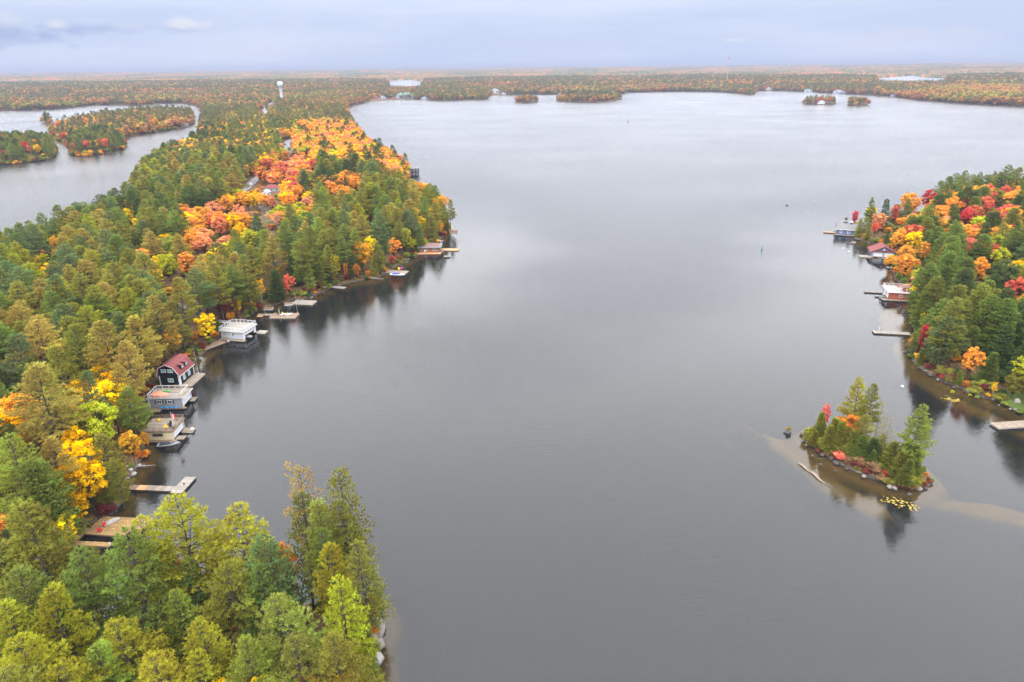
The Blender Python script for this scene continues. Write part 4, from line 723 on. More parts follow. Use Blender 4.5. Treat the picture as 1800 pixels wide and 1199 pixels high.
# ---- single trees, each with trunk and crown
NAMES = {'pine': ('pine_tree', 'pine'), 'redpine': ('pine_tree', 'slim pine'), 'lowpine': ('pine_tree', 'low-branched pine'), 'snagpine': ('pine_tree', 'scraggly thin pine'), 'deadpine': ('pine_tree', 'half-bare pine'), 'hemlock': ('hemlock_tree', 'hemlock'), 'spruce': ('spruce_tree', 'spruce'), 'cedar': ('cedar_tree', 'cedar'),
         'maple': ('maple_tree', 'maple'), 'birch': ('birch_tree', 'birch'), 'oak': ('oak_tree', 'oak'), 'bare': ('bare_tree', 'leafless tree'), 'bush': ('shrub', 'shrub')}
MARKS = [('the black barn boathouse', 308, 655), ('the grey boathouse with orange tarp', 296, 700), ('the cream boathouse', 286, 765), ('the white-railed boathouse', 418, 580), ('the log boathouse', 752, 436), ('the T-shaped dock', 290, 856), ('the leafy deck with red chairs', 165, 935),
         ('the dock with black fire bowl', 500, 550), ('the blue-covered boat', 695, 477), ('the slate-blue boathouse', 1488, 405), ('the red-gabled boathouse', 1546, 445), ('the red-brown boathouse', 1578, 515), ('the long grey dock', 1566, 580), ('the near east dock', 1770, 745),
         ('the white van on the road', 440, 312), ('the small rocky island', 1500, 800), ('the hidden grey cottage', 318, 548), ('the glassy house at the cape', 728, 300), ('the rock slab of the near point', 660, 1120), ('the bottom edge of the photo', 300, 1199), ('the left edge of the photo', 0, 650), ('the dark car on the road', 502, 249),
         ('the two west islands', 110, 250), ('the right edge of the photo', 1800, 400), ('the white rock on the lawn', 1790, 705), ('the western bay', 60, 340)]
ORD = ['', 'second', 'third', 'fourth', 'fifth', 'sixth', 'seventh', 'eighth', 'ninth', 'tenth', 'eleventh', 'twelfth', 'thirteenth', 'fourteenth', 'fifteenth', 'sixteenth', 'seventeenth', 'eighteenth', 'nineteenth', 'twentieth', 'twenty-first', 'twenty-second', 'twenty-third', 'twenty-fourth', 'twenty-fifth',
       'twenty-sixth', 'twenty-seventh', 'twenty-eighth', 'twenty-ninth', 'thirtieth']
keyed = {}
for i in sorted(indiv):
    k, c, x, y, z, h, w, hand = ALL[i]
    d = [math.hypot((AU[i] - mx), (AV[i] - my) * 1.4) for _, mx, my in MARKS]; j = int(np.argmin(d)); mname, mx, my = MARKS[j]
    dx, dy = AU[i] - mx, AV[i] - my
    rel = ('left of' if dx < 0 else 'right of') if abs(dx) > abs(dy) * 1.2 else ('above' if dy < 0 else 'below')
    if 'edge' in mname: rel = 'near'
    size = {'pine': (16, 22.5), 'maple': (11.5, 14.5), 'hemlock': (14, 18)}.get(k, (5, 99))
    sz = 'small' if h < size[0] else ('tall' if h > size[1] else '')
    keyed.setdefault((f'{sz} {c} {NAMES[k][1]}'.strip(), rel, mname), []).append((d[j], i))
LABEL = {}
for (what, rel, mname), lst in keyed.items():
    for n_, (_, i) in enumerate(sorted(lst)):
        base = f'{what} {rel} {mname}'
        if len(base.split()) > 12: base = base.replace(' and ', ' ').replace('the ', '')
        LABEL[i] = base + ('' if len(lst) == 1 else (', closest such' if n_ == 0 else f', {ORD[min(n_, 29)]} closest such'))
GROUPS = {'pine': 'pines of the near woods', 'maple': 'autumn maples of the near woods', 'hemlock': 'hemlocks of the near woods'}
for i in sorted(indiv):
    k, c, x, y, z, h, w, hand = ALL[i]; lib = LIB[k][0]; tm, cm, _, bh = lib[(i * 7 + int(x)) % len(lib)]; s = h / bh
    nm = NAMES[k][0]; g = GROUPS.get(nm.replace('_tree', ''), f'{NAMES[k][1]}s of the near woods')
    o = bpy.data.objects.new(nm, None); COL.objects.link(o); o.location = (x, y, z - 0.25); o.rotation_euler = (RNG.normal(0, 0.02), RNG.normal(0, 0.02), RNG.uniform(0, 6.28)); o.scale = (s * w, s * w, s); o.empty_display_size = 0.5
    tag(o, LABEL[i], nm.replace('_', ' '), g)
    a = bpy.data.objects.new('trunk', tm); a.parent = o; COL.objects.link(a)
    b = bpy.data.objects.new('crown', cm); b.parent = o; COL.objects.link(b); b.color = (*np.clip(shade(c), 0, 1), 1)
# ---- the woods behind them: too many to count
def woodland(name, label, rows, lod):
    mute = (0, 0.08, 0.54)[lod]  # haze's dulling of distant trees partly mixed into their leaf colour
    kinds = sorted({(t[0] if lod in LIB.get(t[0], {}) else 'maple') for t in rows}); col = bpy.data.collections.new(name + '_models'); idx = {}; n_ = 0
    for k in kinds:
        for q, (_, _, me, bh) in enumerate(LIB[k][lod]):
            o = bpy.data.objects.new(f'{n_:03d}_{k}', me); col.objects.link(o); idx.setdefault(k, []).append((n_, bh)); n_ += 1
    me = bpy.data.meshes.new(name); me.vertices.add(len(rows)); co, ii, sc, rt, cl = [], [], [], [], []
    for q, (k, c, x, y, z, h, w, _) in enumerate(rows):
        if k not in idx: k = 'maple'
        i, bh = idx[k][RNG.integers(len(idx[k]))]; s = h / bh
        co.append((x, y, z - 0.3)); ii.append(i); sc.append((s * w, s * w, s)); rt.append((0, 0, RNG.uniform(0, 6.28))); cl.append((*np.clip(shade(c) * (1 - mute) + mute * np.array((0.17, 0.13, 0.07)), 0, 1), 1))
    me.vertices.foreach_set('co', np.array(co, np.float32).ravel())
    for nm, ty, va, key in (('idx', 'INT', ii, 'value'), ('scl', 'FLOAT_VECTOR', sc, 'vector'), ('rot', 'FLOAT_VECTOR', rt, 'vector'), ('col', 'FLOAT_COLOR', cl, 'color')):
        at_ = me.attributes.new(nm, ty, 'POINT'); at_.data.foreach_set(key, np.array(va, np.int32 if ty == 'INT' else np.float32).ravel())
    o = link(name, me); tag(o, label, None, None, 'stuff')
    ng = bpy.data.node_groups.new(name, 'GeometryNodeTree'); ng.interface.new_socket('Geometry', in_out='INPUT', socket_type='NodeSocketGeometry'); ng.interface.new_socket('Geometry', in_out='OUTPUT', socket_type='NodeSocketGeometry')
    n, l = ng.nodes, ng.links; gi = n.new('NodeGroupInput'); go = n.new('NodeGroupOutput'); ip = n.new('GeometryNodeInstanceOnPoints'); ci = n.new('GeometryNodeCollectionInfo')
    ci.inputs[0].default_value = col; ci.inputs[1].default_value = True; ci.inputs[2].default_value = True
    def attr(nm, ty):
        q = n.new('GeometryNodeInputNamedAttribute'); q.data_type = ty; q.inputs[0].default_value = nm; return q.outputs[0]
    l.new(gi.outputs[0], ip.inputs['Points']); l.new(ci.outputs[0], ip.inputs['Instance']); ip.inputs['Pick Instance'].default_value = True
    l.new(attr('idx', 'INT'), ip.inputs['Instance Index']); l.new(attr('scl', 'FLOAT_VECTOR'), ip.inputs['Scale'])
    e2r = n.new('FunctionNodeEulerToRotation'); l.new(attr('rot', 'FLOAT_VECTOR'), e2r.inputs[0]); l.new(e2r.outputs[0], ip.inputs['Rotation'])
    l.new(ip.outputs[0], go.inputs[0]); md = o.modifiers.new('scatter', 'NODES'); md.node_group = ng
rest = [i for i in range(len(ALL)) if i not in indiv]
AD = np.hypot(A[:, 0], A[:, 1])
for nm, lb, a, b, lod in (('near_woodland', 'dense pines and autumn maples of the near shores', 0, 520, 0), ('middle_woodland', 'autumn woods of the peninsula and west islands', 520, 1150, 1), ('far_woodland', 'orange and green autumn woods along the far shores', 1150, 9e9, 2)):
    woodland(nm, lb, [ALL[i] for i in rest if a <= AD[i] < b and ALL[i][0] != 'bush'], lod)
woodland('undergrowth', 'low olive and russet brush along the shores and clearings', EDGE + [ALL[i] for i in rest if ALL[i][0] == 'bush'], 0)
print('TREES', len(ALL), 'single', len(indiv), cnt)

# ---- canopy to the horizon: trees too far off to tell apart
def canopy_material():
    m, n, l, o = nt('distant_canopy'); g = N(n, 'ShaderNodeNewGeometry')
    def vor(scale):
        q = N(n, 'ShaderNodeTexVoronoi'); q.inputs['Scale'].default_value = scale; l.new(g.outputs['Position'], q.inputs['Vector']); return q
    def noise(s):
        q = N(n, 'ShaderNodeTexNoise'); q.inputs['Scale'].default_value = s; q.inputs['Detail'].default_value = 3; l.new(g.outputs['Position'], q.inputs['Vector']); return q.outputs[0]
    v = vor(0.045); sp = N(n, 'ShaderNodeSeparateColor'); l.new(v.outputs['Color'], sp.inputs[0])
    ad = N(n, 'ShaderNodeMath', operation='MULTIPLY_ADD'); ad.inputs[1].default_value = 1.1; l.new(noise(0.0016), ad.inputs[0]); 
    q = N(n, 'ShaderNodeMath', operation='MULTIPLY_ADD'); q.inputs[1].default_value = 0.55; q.inputs[2].default_value = -0.40; l.new(sp.outputs[0], q.inputs[0]); l.new(q.outputs[0], ad.inputs[2])
    cr = N(n, 'ShaderNodeValToRGB'); cr.color_ramp.interpolation = 'LINEAR'; e = cr.color_ramp.elements
    st = [(0.25, (0.035, 0.055, 0.028)), (0.42, (0.06, 0.08, 0.035)), (0.52, (0.17, 0.14, 0.04)), (0.60, (0.30, 0.13, 0.04)), (0.70, (0.38, 0.13, 0.05)), (0.80, (0.34, 0.10, 0.06)), (0.92, (0.10, 0.11, 0.04))]
    e[0].position, e[0].color = st[0][0], (*st[0][1], 1); e[1].position, e[1].color = st[-1][0], (*st[-1][1], 1)
    for p, c in st[1:-1]: x = e.new(p); x.color = (*c, 1)
    l.new(ad.outputs[0], cr.inputs[0]); d = N(n, 'ShaderNodeBsdfDiffuse'); l.new(cr.outputs[0], d.inputs[0]); l.new(d.outputs[0], o.inputs[0]); return m
RC = np.geomspace(4600, 50000, 240); TCn = np.linspace(R(-47), R(47), 900)
r2, t2 = np.meshgrid(RC, TCn, indexing='ij'); CX = (r2 * np.sin(t2)).ravel(); CY = (r2 * np.cos(t2)).ravel()
CS = land(CX, CY); CZ = ground(CX, CY, CS) + 11 + RNG.uniform(-5, 5, len(CX)); nr, nc = r2.shape; I = np.arange(nr * nc).reshape(nr, nc)
CF = np.stack([I[:-1, :-1], I[1:, :-1], I[1:, 1:], I[:-1, 1:]], -1).reshape(-1, 4)
CZ = np.where(CS > 0, CZ, -3.0); CF = CF[(CS[CF] > -40).any(1)]
tag(link('distant_forest', npmesh('distant_forest', np.stack([CX, CY, CZ], 1), CF, [canopy_material()], nside=4)), 'hazy autumn forest stretching to the horizon', None, None, 'stuff')
# ------------------------------------------------------------------ docks, boathouses and what lies on them
def v2(x, y, z=0.55): return Vector(at(x, y, z))
def dock_local(parent, x0, x1, y0, y1, z=0.55, mat='deck', along='y', edge='beam', th=0.09, bw=0.16, posts=True, skirt=0.32, hole=None):
    """boards with open joints on a timber rim and posts, in the thing's own axes"""
    d = MB(); a0, a1, b0, b1 = (x0, x1, y0, y1) if along == 'y' else (y0, y1, x0, x1)   # boards run along 'along', laid side by side across it
    n = max(2, int((a1 - a0) / bw)); w = (a1 - a0) / n
    for i in range(n):
        c = a0 + (i + 0.5) * w; e = random.uniform(-0.015, 0.03)
        if along == 'y': d.box(c, (b0 + b1) / 2, z - th / 2 + random.uniform(-.006, .006), w * 0.9, b1 - b0 + e, th)
        else: d.box((b0 + b1) / 2, c, z - th / 2 + random.uniform(-.006, .006), b1 - b0 + e, w * 0.9, th)
    o = part('decking', d, mat, parent, kind='stuff')
    f = MB(); zc = z - th - skirt / 2 - 0.004
    f.box((x0 + x1) / 2, y0 + .06, zc, x1 - x0 - .04, .1, skirt).box((x0 + x1) / 2, y1 - .06, zc, x1 - x0 - .04, .1, skirt)
    f.box(x0 + .06, (y0 + y1) / 2, zc, .1, y1 - y0 - .24, skirt).box(x1 - .06, (y0 + y1) / 2, zc, .1, y1 - y0 - .24, skirt)
    part('rim', f, edge, parent)
    if posts:
        for px_ in (x0 + .25, x1 - .25):
            for py_ in (y0 + .25, y1 - .25): part('post', MB().tube([(px_, py_, -1.6), (px_, py_, z - th - .02)], 0.11, 6), 'beam', parent)
def dock_px(name, label, a, b, width, z=0.55, mat='deck', group=None, edge='beam', cat='dock'):
    """a straight dock from photo point a to b, boards across"""
    A_, B_ = v2(*a, z), v2(*b, z); d = B_ - A_; t = thing(name, label, cat, (A_.x, A_.y, 0), math.atan2(d.y, d.x), group)
    dock_local(t, 0, d.length, -width / 2, width / 2, z, mat, 'y', edge); return t
def railing(parent, pts, z, h=1.0, mat='white', step=1.6, name='railing', post=0.1, mid=1, solid=None):
    m = MB()
    for (xa, ya), (xb, yb) in zip(pts[:-1], pts[1:]):
        L = math.hypot(xb - xa, yb - ya); n = max(1, round(L / step)); rz = math.atan2(yb - ya, xb - xa)
        for i in range(n + 1): t = i / n; m.box(xa + (xb - xa) * t, ya + (yb - ya) * t, z + h / 2, post, post, h)
        m.box((xa + xb) / 2, (ya + yb) / 2, z + h + .03, L + post, post * 1.2, .07, rz)
        m.box((xa + xb) / 2, (ya + yb) / 2, z + .15, L, post * .5, .07, rz)
        for q in range(mid): m.box((xa + xb) / 2, (ya + yb) / 2, z + .15 + (h - .2) * (q + 1) / (mid + 1), L, post * .3, .04, rz)
    return part(name, m, mat, parent)
def window(parent, x, y, z, w, h, face='y-', frame='white', pane='teal', fw=0.14, bars=1, name='window'):
    """face: the side of the wall it sits on; pane and glazing bars are sub-parts"""
    def bx(mb, du, dz, su, sz, dep, off):
        s = {'y-': (0, -1), 'y+': (0, 1), 'x+': (1, 0), 'x-': (-1, 0)}[face]
        if s[0] == 0: mb.box(x + du, y + s[1] * off, z + dz, su, dep, sz)
        else: mb.box(x + s[0] * off, y + du, z + dz, dep, su, sz)
    f = MB(); bx(f, 0, h/2 + fw/2, w + 2*fw, fw, .1, .05); bx(f, 0, -h/2 - fw/2, w + 2*fw, fw, .1, .05); bx(f, -w/2 - fw/2, 0, fw, h, .1, .05); bx(f, w/2 + fw/2, 0, fw, h, .1, .05)
    o = part(name, f, frame, parent); p = MB(); bx(p, 0, 0, w, h, .03, .025); part('pane', p, pane, o)
    if bars:
        q = MB(); bx(q, 0, 0, .05, h, .03, .06); part('glazing_bar', q, frame, o)
    return o
def wallbox(parent, x0, x1, y0, y1, z0, z1, mat, open_side=None, t=0.16, name='wall'):
    for nm, cx, cy, sx, sy, s in (('f', (x0+x1)/2, y0 + t/2, x1-x0, t, 'y-'), ('b', (x0+x1)/2, y1 - t/2, x1-x0, t, 'y+'), ('l', x0 + t/2, (y0+y1)/2, t, y1-y0-2*t, 'x-'), ('r', x1 - t/2, (y0+y1)/2, t, y1-y0-2*t, 'x+')):
        if s == open_side: continue
        part(name, MB().box(cx, cy, (z0+z1)/2, sx, sy, z1-z0), mat, parent)
def corner_trim(parent, xs, ys, z0, z1, mat='white', w=0.2):
    for x in xs:
        for y in ys: part('corner_board', MB().box(x, y, (z0+z1)/2, w, w, z1-z0), mat, parent)
def chair(loc, rz, mat, label, group=None):
    t = thing('adirondack_chair', label, 'chair', loc, rz, group)
    part('seat', MB().extrude([(-.3, .34), (.3, .34), (.3, .38), (-.3, .38)], -.28, .3), mat, t)
    b = MB()
    for i in range(5): b.box(-.24 + i * .12, .36, .72, .10, .05, .78 + .1 * (1 - abs(i - 2) / 2))
    part('backrest', b, mat, t)
    for s in (-1, 1):
        part('armrest', MB().box(s * .36, 0, .56, .14, .75, .04), mat, t); part('leg', MB().box(s * .33, -.26, .27, .06, .1, .54), mat, t); part('leg', MB().box(s * .33, .3, .27, .06, .1, .54), mat, t)
    return t
def hull_secs(L, W, D, n=9, sheer=.18, k=9):
    out = []
    for i in range(n):
        u = i / (n - 1); w = W / 2 * (1 - max(0, (u - .45) / .55) ** 2.2) * (0.92 + .08 * min(1, u * 4)) + .02; keel = -D * (1 - .75 * max(0, (u - .6) / .4) ** 2); top = sheer * u ** 2
        out.append([((u - .5) * L, -w + 2 * w * j / (k - 1) if False else w * math.cos(math.pi * (1 - j / (k - 1))), top + (keel - top) * math.sin(math.pi * j / (k - 1)) ** .8) for j in range(k)])
    return out
def motorboat(name, label, loc, rz, L, W, hullm, coverm, bundle=False):
    t = thing(name, label, 'boat', loc, rz)
    part('hull', MB().loft(hull_secs(L, W, .55)), hullm, t)
    part('gunwale', MB().loft([[(x * 1.0, y * 1.03, z + .06) for x, y, z in s[:1]] + [(x, y * 1.03, .1 + z * .0 + .02) for x, y, z in s[1:-1]] + [(x, y * 1.03, z + .06) for x, y, z in s[-1:]] for s in hull_secs(L, W, .2)]), hullm, t)
    cv = []
    for i in range(7):
        u = i / 6; w = W * .44 * (1 - max(0, (u - .4) / .6) ** 2) + .05; hgt = .18 + .42 * math.sin(math.pi * min(1, u * 1.2)) ** .8
        cv.append([((u - .5) * L * .62 - L * .08, -w + 2 * w * j / 6, .1 + hgt * math.sin(math.pi * j / 6)) for j in range(7)])
    part('canvas_cover', MB().loft(cv), coverm, t, smooth=True)
    part('windscreen', MB().extrude([(L * .12, .25), (L * .16, .25), (L * .10, .62), (L * .08, .62)], -W * .3, W * .3), 'glass', t)
    part('outboard_motor', MB().box(-L / 2 - .2, 0, .25, .35, .35, .6).box(-L / 2 - .12, 0, -.25, .12, .12, .5), 'dark', t)
    return t
def kayak(name, label, loc, rz, L, W, mat, group=None):
    s = []
    for i in range(9):
        u = i / 8; w = W / 2 * math.sin(math.pi * (.04 + .92 * u)) ** .7; s.append([((u - .5) * L, w * math.cos(a), .16 + .16 * math.sin(a) + .1 * abs(u - .5)) for a in [2 * math.pi * j / 8 for j in range(8)]])
    t = thing(name, label, 'kayak', loc, rz, group); part('hull', MB().loft(s), mat, t, smooth=True); part('cockpit', MB().lathe([(.22, .30), (.26, .345), (.20, .345)], 10), 'dark', t); return t
def pole(name, label, loc, h, mat='alu', base='white', group=None, cat='flagpole', flag=False):
    t = thing(name, label, cat, loc, 0, group); part('shaft', MB().tube([(0, 0, .1), (0, 0, h)], [.06, .035], 6), mat, t); part('base', MB().box(0, 0, .2, .32, .32, .5), base, t); part('finial', MB().lathe([(.02, h - .02), (.07, h + .05), (.02, h + .12)], 8), mat, t)
    return t
def boulder(name, label, loc, sx, sy, sz, mat='rock', group=None, seed=0):
    rg = np.random.default_rng(seed + 500); m = MB(); n, k = 6, 9; rings = []
    ph = rg.uniform(0, 6.28, 4)
    for i in range(n):
        a = math.pi * i / (n - 1); rings.append([])
        for j in range(k):
            b = 2 * math.pi * j / k; r_ = 1 + .18 * math.sin(2 * b + ph[0] + a) + .14 * math.sin(3 * b + ph[1] - 2 * a) + rg.uniform(-.08, .08)
            rings[-1].append((sx / 2 * math.sin(a) * math.cos(b) * r_ + .001 * math.cos(b), sy / 2 * math.sin(a) * math.sin(b) * r_ + .001 * math.sin(b), sz / 2 * -math.cos(a) * (1 + .1 * math.sin(b * 2 + ph[2]))))
    o = link(name, m.loft(rings).mesh(name, mat, True)); o.location = loc; o.rotation_euler = (0, 0, rg.uniform(0, 6)); return tag(o, label, 'rock', group)

# ---- black barn boathouse with red gambrel roof
t = thing('boathouse', 'black barn-shaped boathouse with red gambrel roof and white trim', 'boathouse', (*v2(283, 677, .6)[:2], 0), R(-3))
W, D, Z0 = 6.1, 8.9, 0.62; ev, br, pk = 3.9, 6.25, 7.1
prof = [(0, Z0), (W, Z0), (W, ev), (W * .78, br), (W * .44, pk), (W * .10, br), (0, ev)]
part('wall', MB().extrude(prof, 0.0, .16), 'black', t); part('wall', MB().extrude(prof, D - .16, D), 'black', t)
part('wall', MB().box(.08, D/2, (Z0+ev)/2, .16, D - .34, ev - Z0), 'black', t); part('wall', MB().box(W - .08, D/2, (Z0+ev)/2, .16, D - .34, ev - Z0), 'black', t)
ro = [(W + .45, ev - .28), (W * .80, br + .14), (W * .44, pk + .2), (W * .08, br + .14), (-.45, ev - .28), (-.33, ev - .38), (W * .11, br - .05), (W * .44, pk + .03), (W * .77, br - .05), (W + .33, ev - .38)]
roof = part('roof', MB().extrude(ro, -.35, D + .35), 'redroof', t)
tr = MB()
for (xa, za), (xb, zb) in zip(ro[:4], ro[1:5]):
    L = math.hypot(xb - xa, zb - za); nx, nz = (zb - za) / L, -(xb - xa) / L
    tr.extrude([(xa, za + .03), (xb, zb + .03), (xb + nx * .2, zb + .03 + nz * .2), (xa + nx * .2, za + .03 + nz * .2)], -.42, -.355)
part('barge_board', tr, 'white', t); part('fascia', MB().box(W + .48, D/2, ev - .32, .07, D + .8, .18), 'white', t); part('fascia', MB().box(-.48, D/2, ev - .32, .07, D + .8, .18), 'white', t)
corner_trim(t, (0.08, W - .1), (-.06,), Z0, ev - .1, w=.22); part('corner_board', MB().box(W + .03, .4, (Z0 + ev) / 2 - .1, .1, .9, ev - Z0 - .3), 'white', t); part('corner_board', MB().box(W + .03, D - .15, (Z0 + ev) / 2 - .1, .1, .3, ev - Z0 - .3), 'white', t)
window(t, 1.75, 0, 5.35, 1.35, .85); window(t, 3.85, 0, 5.35, 1.35, .85); window(t, 3.4, 0, 2.25, 1.45, 1.0)
for y in (2.9, 5.9): window(t, W, y, 2.2, 1.0, 1.4, 'x+')
for y in (2.9, 5.3):
    dm = part('dormer', MB().extrude([(W * .80, 5.2), (W * 1.02, 5.2), (W * 1.02, 6.2), (W * .74, 6.35)], y - .55, y + .55), 'black', t, label='small black dormer with white-framed window')
    part('dormer_roof', MB().extrude([(W * .60, 6.5), (W * 1.06, 6.26), (W * 1.06, 6.36), (W * .60, 6.62)], y - .62, y + .62), 'redroof', dm); part('dormer_window', MB().box(W * 1.02 + .03, y, 5.72, .08, .95, .8), 'white', dm); part('pane', MB().box(W * 1.02 + .08, y, 5.72, .03, .65, .52), 'teal', dm)
part('vent_pipe', MB().tube([(1.2, 1.8, 6.3), (1.2, 1.8, 7.3)], .1, 6), 'alu', roof)
dock_local(t, -1.4, W + 3.4, -.75, -.02, .6, 'deck_brown', 'x'); dock_local(t, W + .12, W + 3.4, .0, D + .2, .6, 'deck', 'x', edge='edge')
pole('mast_pole', 'tall thin pole with white box base at black boathouse deck corner', v2(349, 657, .6), 9.5, cat='pole')
# ---- grey boathouse with roof deck
t = thing('boathouse', 'grey flat-roofed boathouse with white railed roof deck and shuttered windows', 'boathouse', (*v2(264, 717, .5)[:2], 0), R(2.5))
W, D, Z0, Z1 = 9.5, 5.6, .55, 3.35
wallbox(t, 0, W, 0, D, Z0, Z1, 'greywall', 'x+'); part('garage_door', MB().box(W - .06, D/2, (Z0+Z1)/2 + .15, .1, D - .7, Z1 - Z0 - .3), 'white', t)
corner_trim(t, (0.02, W - .02), (0.0, D), Z0, Z1, w=.24); part('roof_slab', MB().box(W/2 + .25, D/2, Z1 + .14, W + 1.1, D + .7, .26), 'white', t)
rd = MB()
for i in range(30): rd.box(W/2 + .25, -.3 + (i + .5) * (D + .6) / 30, Z1 + .30, W + 1.0, (D + .6) / 30 * .92, .05)
part('decking', rd, 'deck', t, kind='stuff')
railing(t, [(W - .5, -.15), (0, -.15), (0, D + .1), (W - .5, D + .1), (W - .5, -.15)], Z1 + .32, 1.0, step=1.75)
for x in (2.4, 5.3):
    o = window(t, x + .5, 0, 2.2, 1.15, .75, pane='glass')
    for s in (-1, 1): part('shutter', MB().box(x + .5 + s * 1.0, -.05, 2.2, .3, .06, 1.0), 'dark', t)
dock_local(t, -.9, W + .8, -.85, -.02, .5, 'deck_brown', 'x'); dock_local(t, -.9, 3.6, -2.4, -.9, .46, 'deck_brown', 'x'); dock_local(t, W + .1, W + 1.5, D - 2.0, D + .6, .5, 'deck', 'x')
Mg = Matrix.Translation(t.location) @ Matrix.Rotation(R(2.5), 4, 'Z')
def onto(M_, x, y, z): return M_ @ Vector((x, y, z))
o = thing('tarp_heap', 'rumpled orange tarpaulin over a heap on the grey boathouse roof', 'tarpaulin', onto(Mg, 2.2, 1.6, Z1 + .33), R(2.5)); s = []
for i in range(10):
    u = i / 9; s.append([((u - .42) * 4.6 + .15 * math.sin(j * 1.7), 1.35 * math.cos(math.pi * j / 12) * (math.sin(math.pi * (.06 + .88 * u)) ** .6), max(0.0, (.95 + .16 * math.sin(j * 2.3 + i * 1.4)) * math.sin(math.pi * j / 12) * math.sin(math.pi * (.05 + .85 * u)) ** .7 * (1.15 - .5 * u))) for j in range(13)])
part('cloth', MB().loft(s), 'tarp', o, smooth=True); part('rope', MB().tube([(-.3, -1.3, .1), (-.2, -.5, .95), (-.2, .5, .98), (-.3, 1.3, .1)], .03, 4), 'dark', o)
kayak('kayak', 'small lime-green boat beside the orange tarpaulin on roof deck', onto(Mg, 3.6, 4.0, Z1 + .33), R(-4), 2.4, .7, 'green')
kayak('kayak', 'bright blue kayak on the ledge, closer to the trees', onto(Mg, 4.1, -.48, .5), R(2), 2.6, .6, 'blue', 'blue kayaks on the ledge of the grey boathouse'); kayak('kayak', 'bright blue kayak on the ledge, closer to the open water', onto(Mg, 6.95, -.48, .5), R(3), 2.6, .6, 'blue', 'blue kayaks on the ledge of the grey boathouse')
# ---- cream boathouse with brown roof deck
c0 = v2(306, 773, .5); t = thing('boathouse', 'cream flat-roofed boathouse with brown roof deck and dark railing', 'boathouse', (c0.x, c0.y, 0), R(1.5)); W, D, Z0, Z1 = 7.8, 6.6, .5, 2.95
wallbox(t, -W, 0, 0, D, Z0, Z1, 'cream', 'x+'); part('garage_door', MB().box(-.06, D/2, (Z0+Z1)/2 + .1, .1, D - .9, Z1 - Z0 - .25), 'white', t); corner_trim(t, (-.02,), (0.0, D), Z0, Z1, 'cream', .22)
window(t, -3.9, 0, 2.0, 2.5, .62, frame='deck_brown', pane='glass', bars=1)
part('roof_slab', MB().box(-W/2 + .1, D/2, Z1 + .14, W + .8, D + .7, .28), 'deck_brown', t); rd = MB()
for i in range(34): rd.box(-W/2 + .1, -.3 + (i + .5) * (D + .6) / 34, Z1 + .31, W + .7, (D + .6) / 34 * .9, .05)
part('decking', rd, 'deck', t, kind='stuff')
railing(t, [(-W, -.2), (.35, -.2), (.35, D + .15), (-W, D + .15)], Z1 + .33, 1.0, 'deck_brown', 1.8, mid=3, post=.09)
dock_local(t, -W, .9, -.9, -.02, .5, 'deck_brown', 'x'); dock_local(t, .12, 2.4, .2, 2.1, .5, 'deck', 'y'); dock_local(t, .12, 3.0, D - 2.4, D - .2, .5, 'deck', 'y', edge='edge')
Mc = Matrix.Translation(t.location) @ Matrix.Rotation(R(1.5), 4, 'Z'); zr = Z1 + .34
for x, y, rz, m, lb in ((-5.6, 5.2, 2.6, 'yellow', 'yellow Adirondack chair at the back of the cream boathouse roof'), (-2.0, 1.0, .5, 'yellow', 'yellow Adirondack chair at the front rail of the cream boathouse'), (-1.0, 5.6, 2.2, 'brownchair', 'brown wooden chair at the far corner of the cream boathouse roof'), (-1.9, 3.3, -2.0, 'dark', 'black chair in the middle of the cream boathouse roof'), (-.6, 1.2, 1.2, 'dark', 'black chair by the flag on the cream boathouse roof')):
    if m == 'brownchair': m = 'deck_brown'
    chair(onto(Mc, x, y, zr), rz, m, lb)
fp = pole('flagpole', 'flagpole with drooping red and white flag on cream boathouse', onto(Mc, .05, 1.1, zr), 4.6, 'white', 'dark')
def drape(x0, x1, z0, z1):
    q = MB(); n_ = 6
    for i in range(n_ + 1):
        x = x0 + (x1 - x0) * i / n_; q.v += [(x, .1 * math.sin(x * 9), z1 - .2 * (x - .05)), (x, .1 * math.sin(x * 9 + .6), z0 - .5 * x)]
    for i in range(n_): q.f.append((2*i, 2*i+1, 2*i+3, 2*i+2))
    return q
fl = part('flag', drape(.05, .28, 3.1, 4.3), 'redp', fp); part('flag_stripe', drape(.28, .62, 3.1, 4.3), 'white', fl); part('flag_stripe', drape(.62, .85, 3.1, 4.3), 'redp', fl)
motorboat('motorboat', 'dark-covered grey motorboat moored in front of cream boathouse', v2(297, 780, .15), R(9), 5.6, 2.0, 'alu', 'charcoal')
o = thing('mooring_box', 'white box at the end of the cream boathouse side dock', 'box', onto(Mc, 2.7, D - 1.5, .55), .2); part('chest', MB().box(0, 0, .25, .7, .45, .5), 'white', o); part('lid', MB().box(0, 0, .53, .76, .5, .07), 'edge', o)
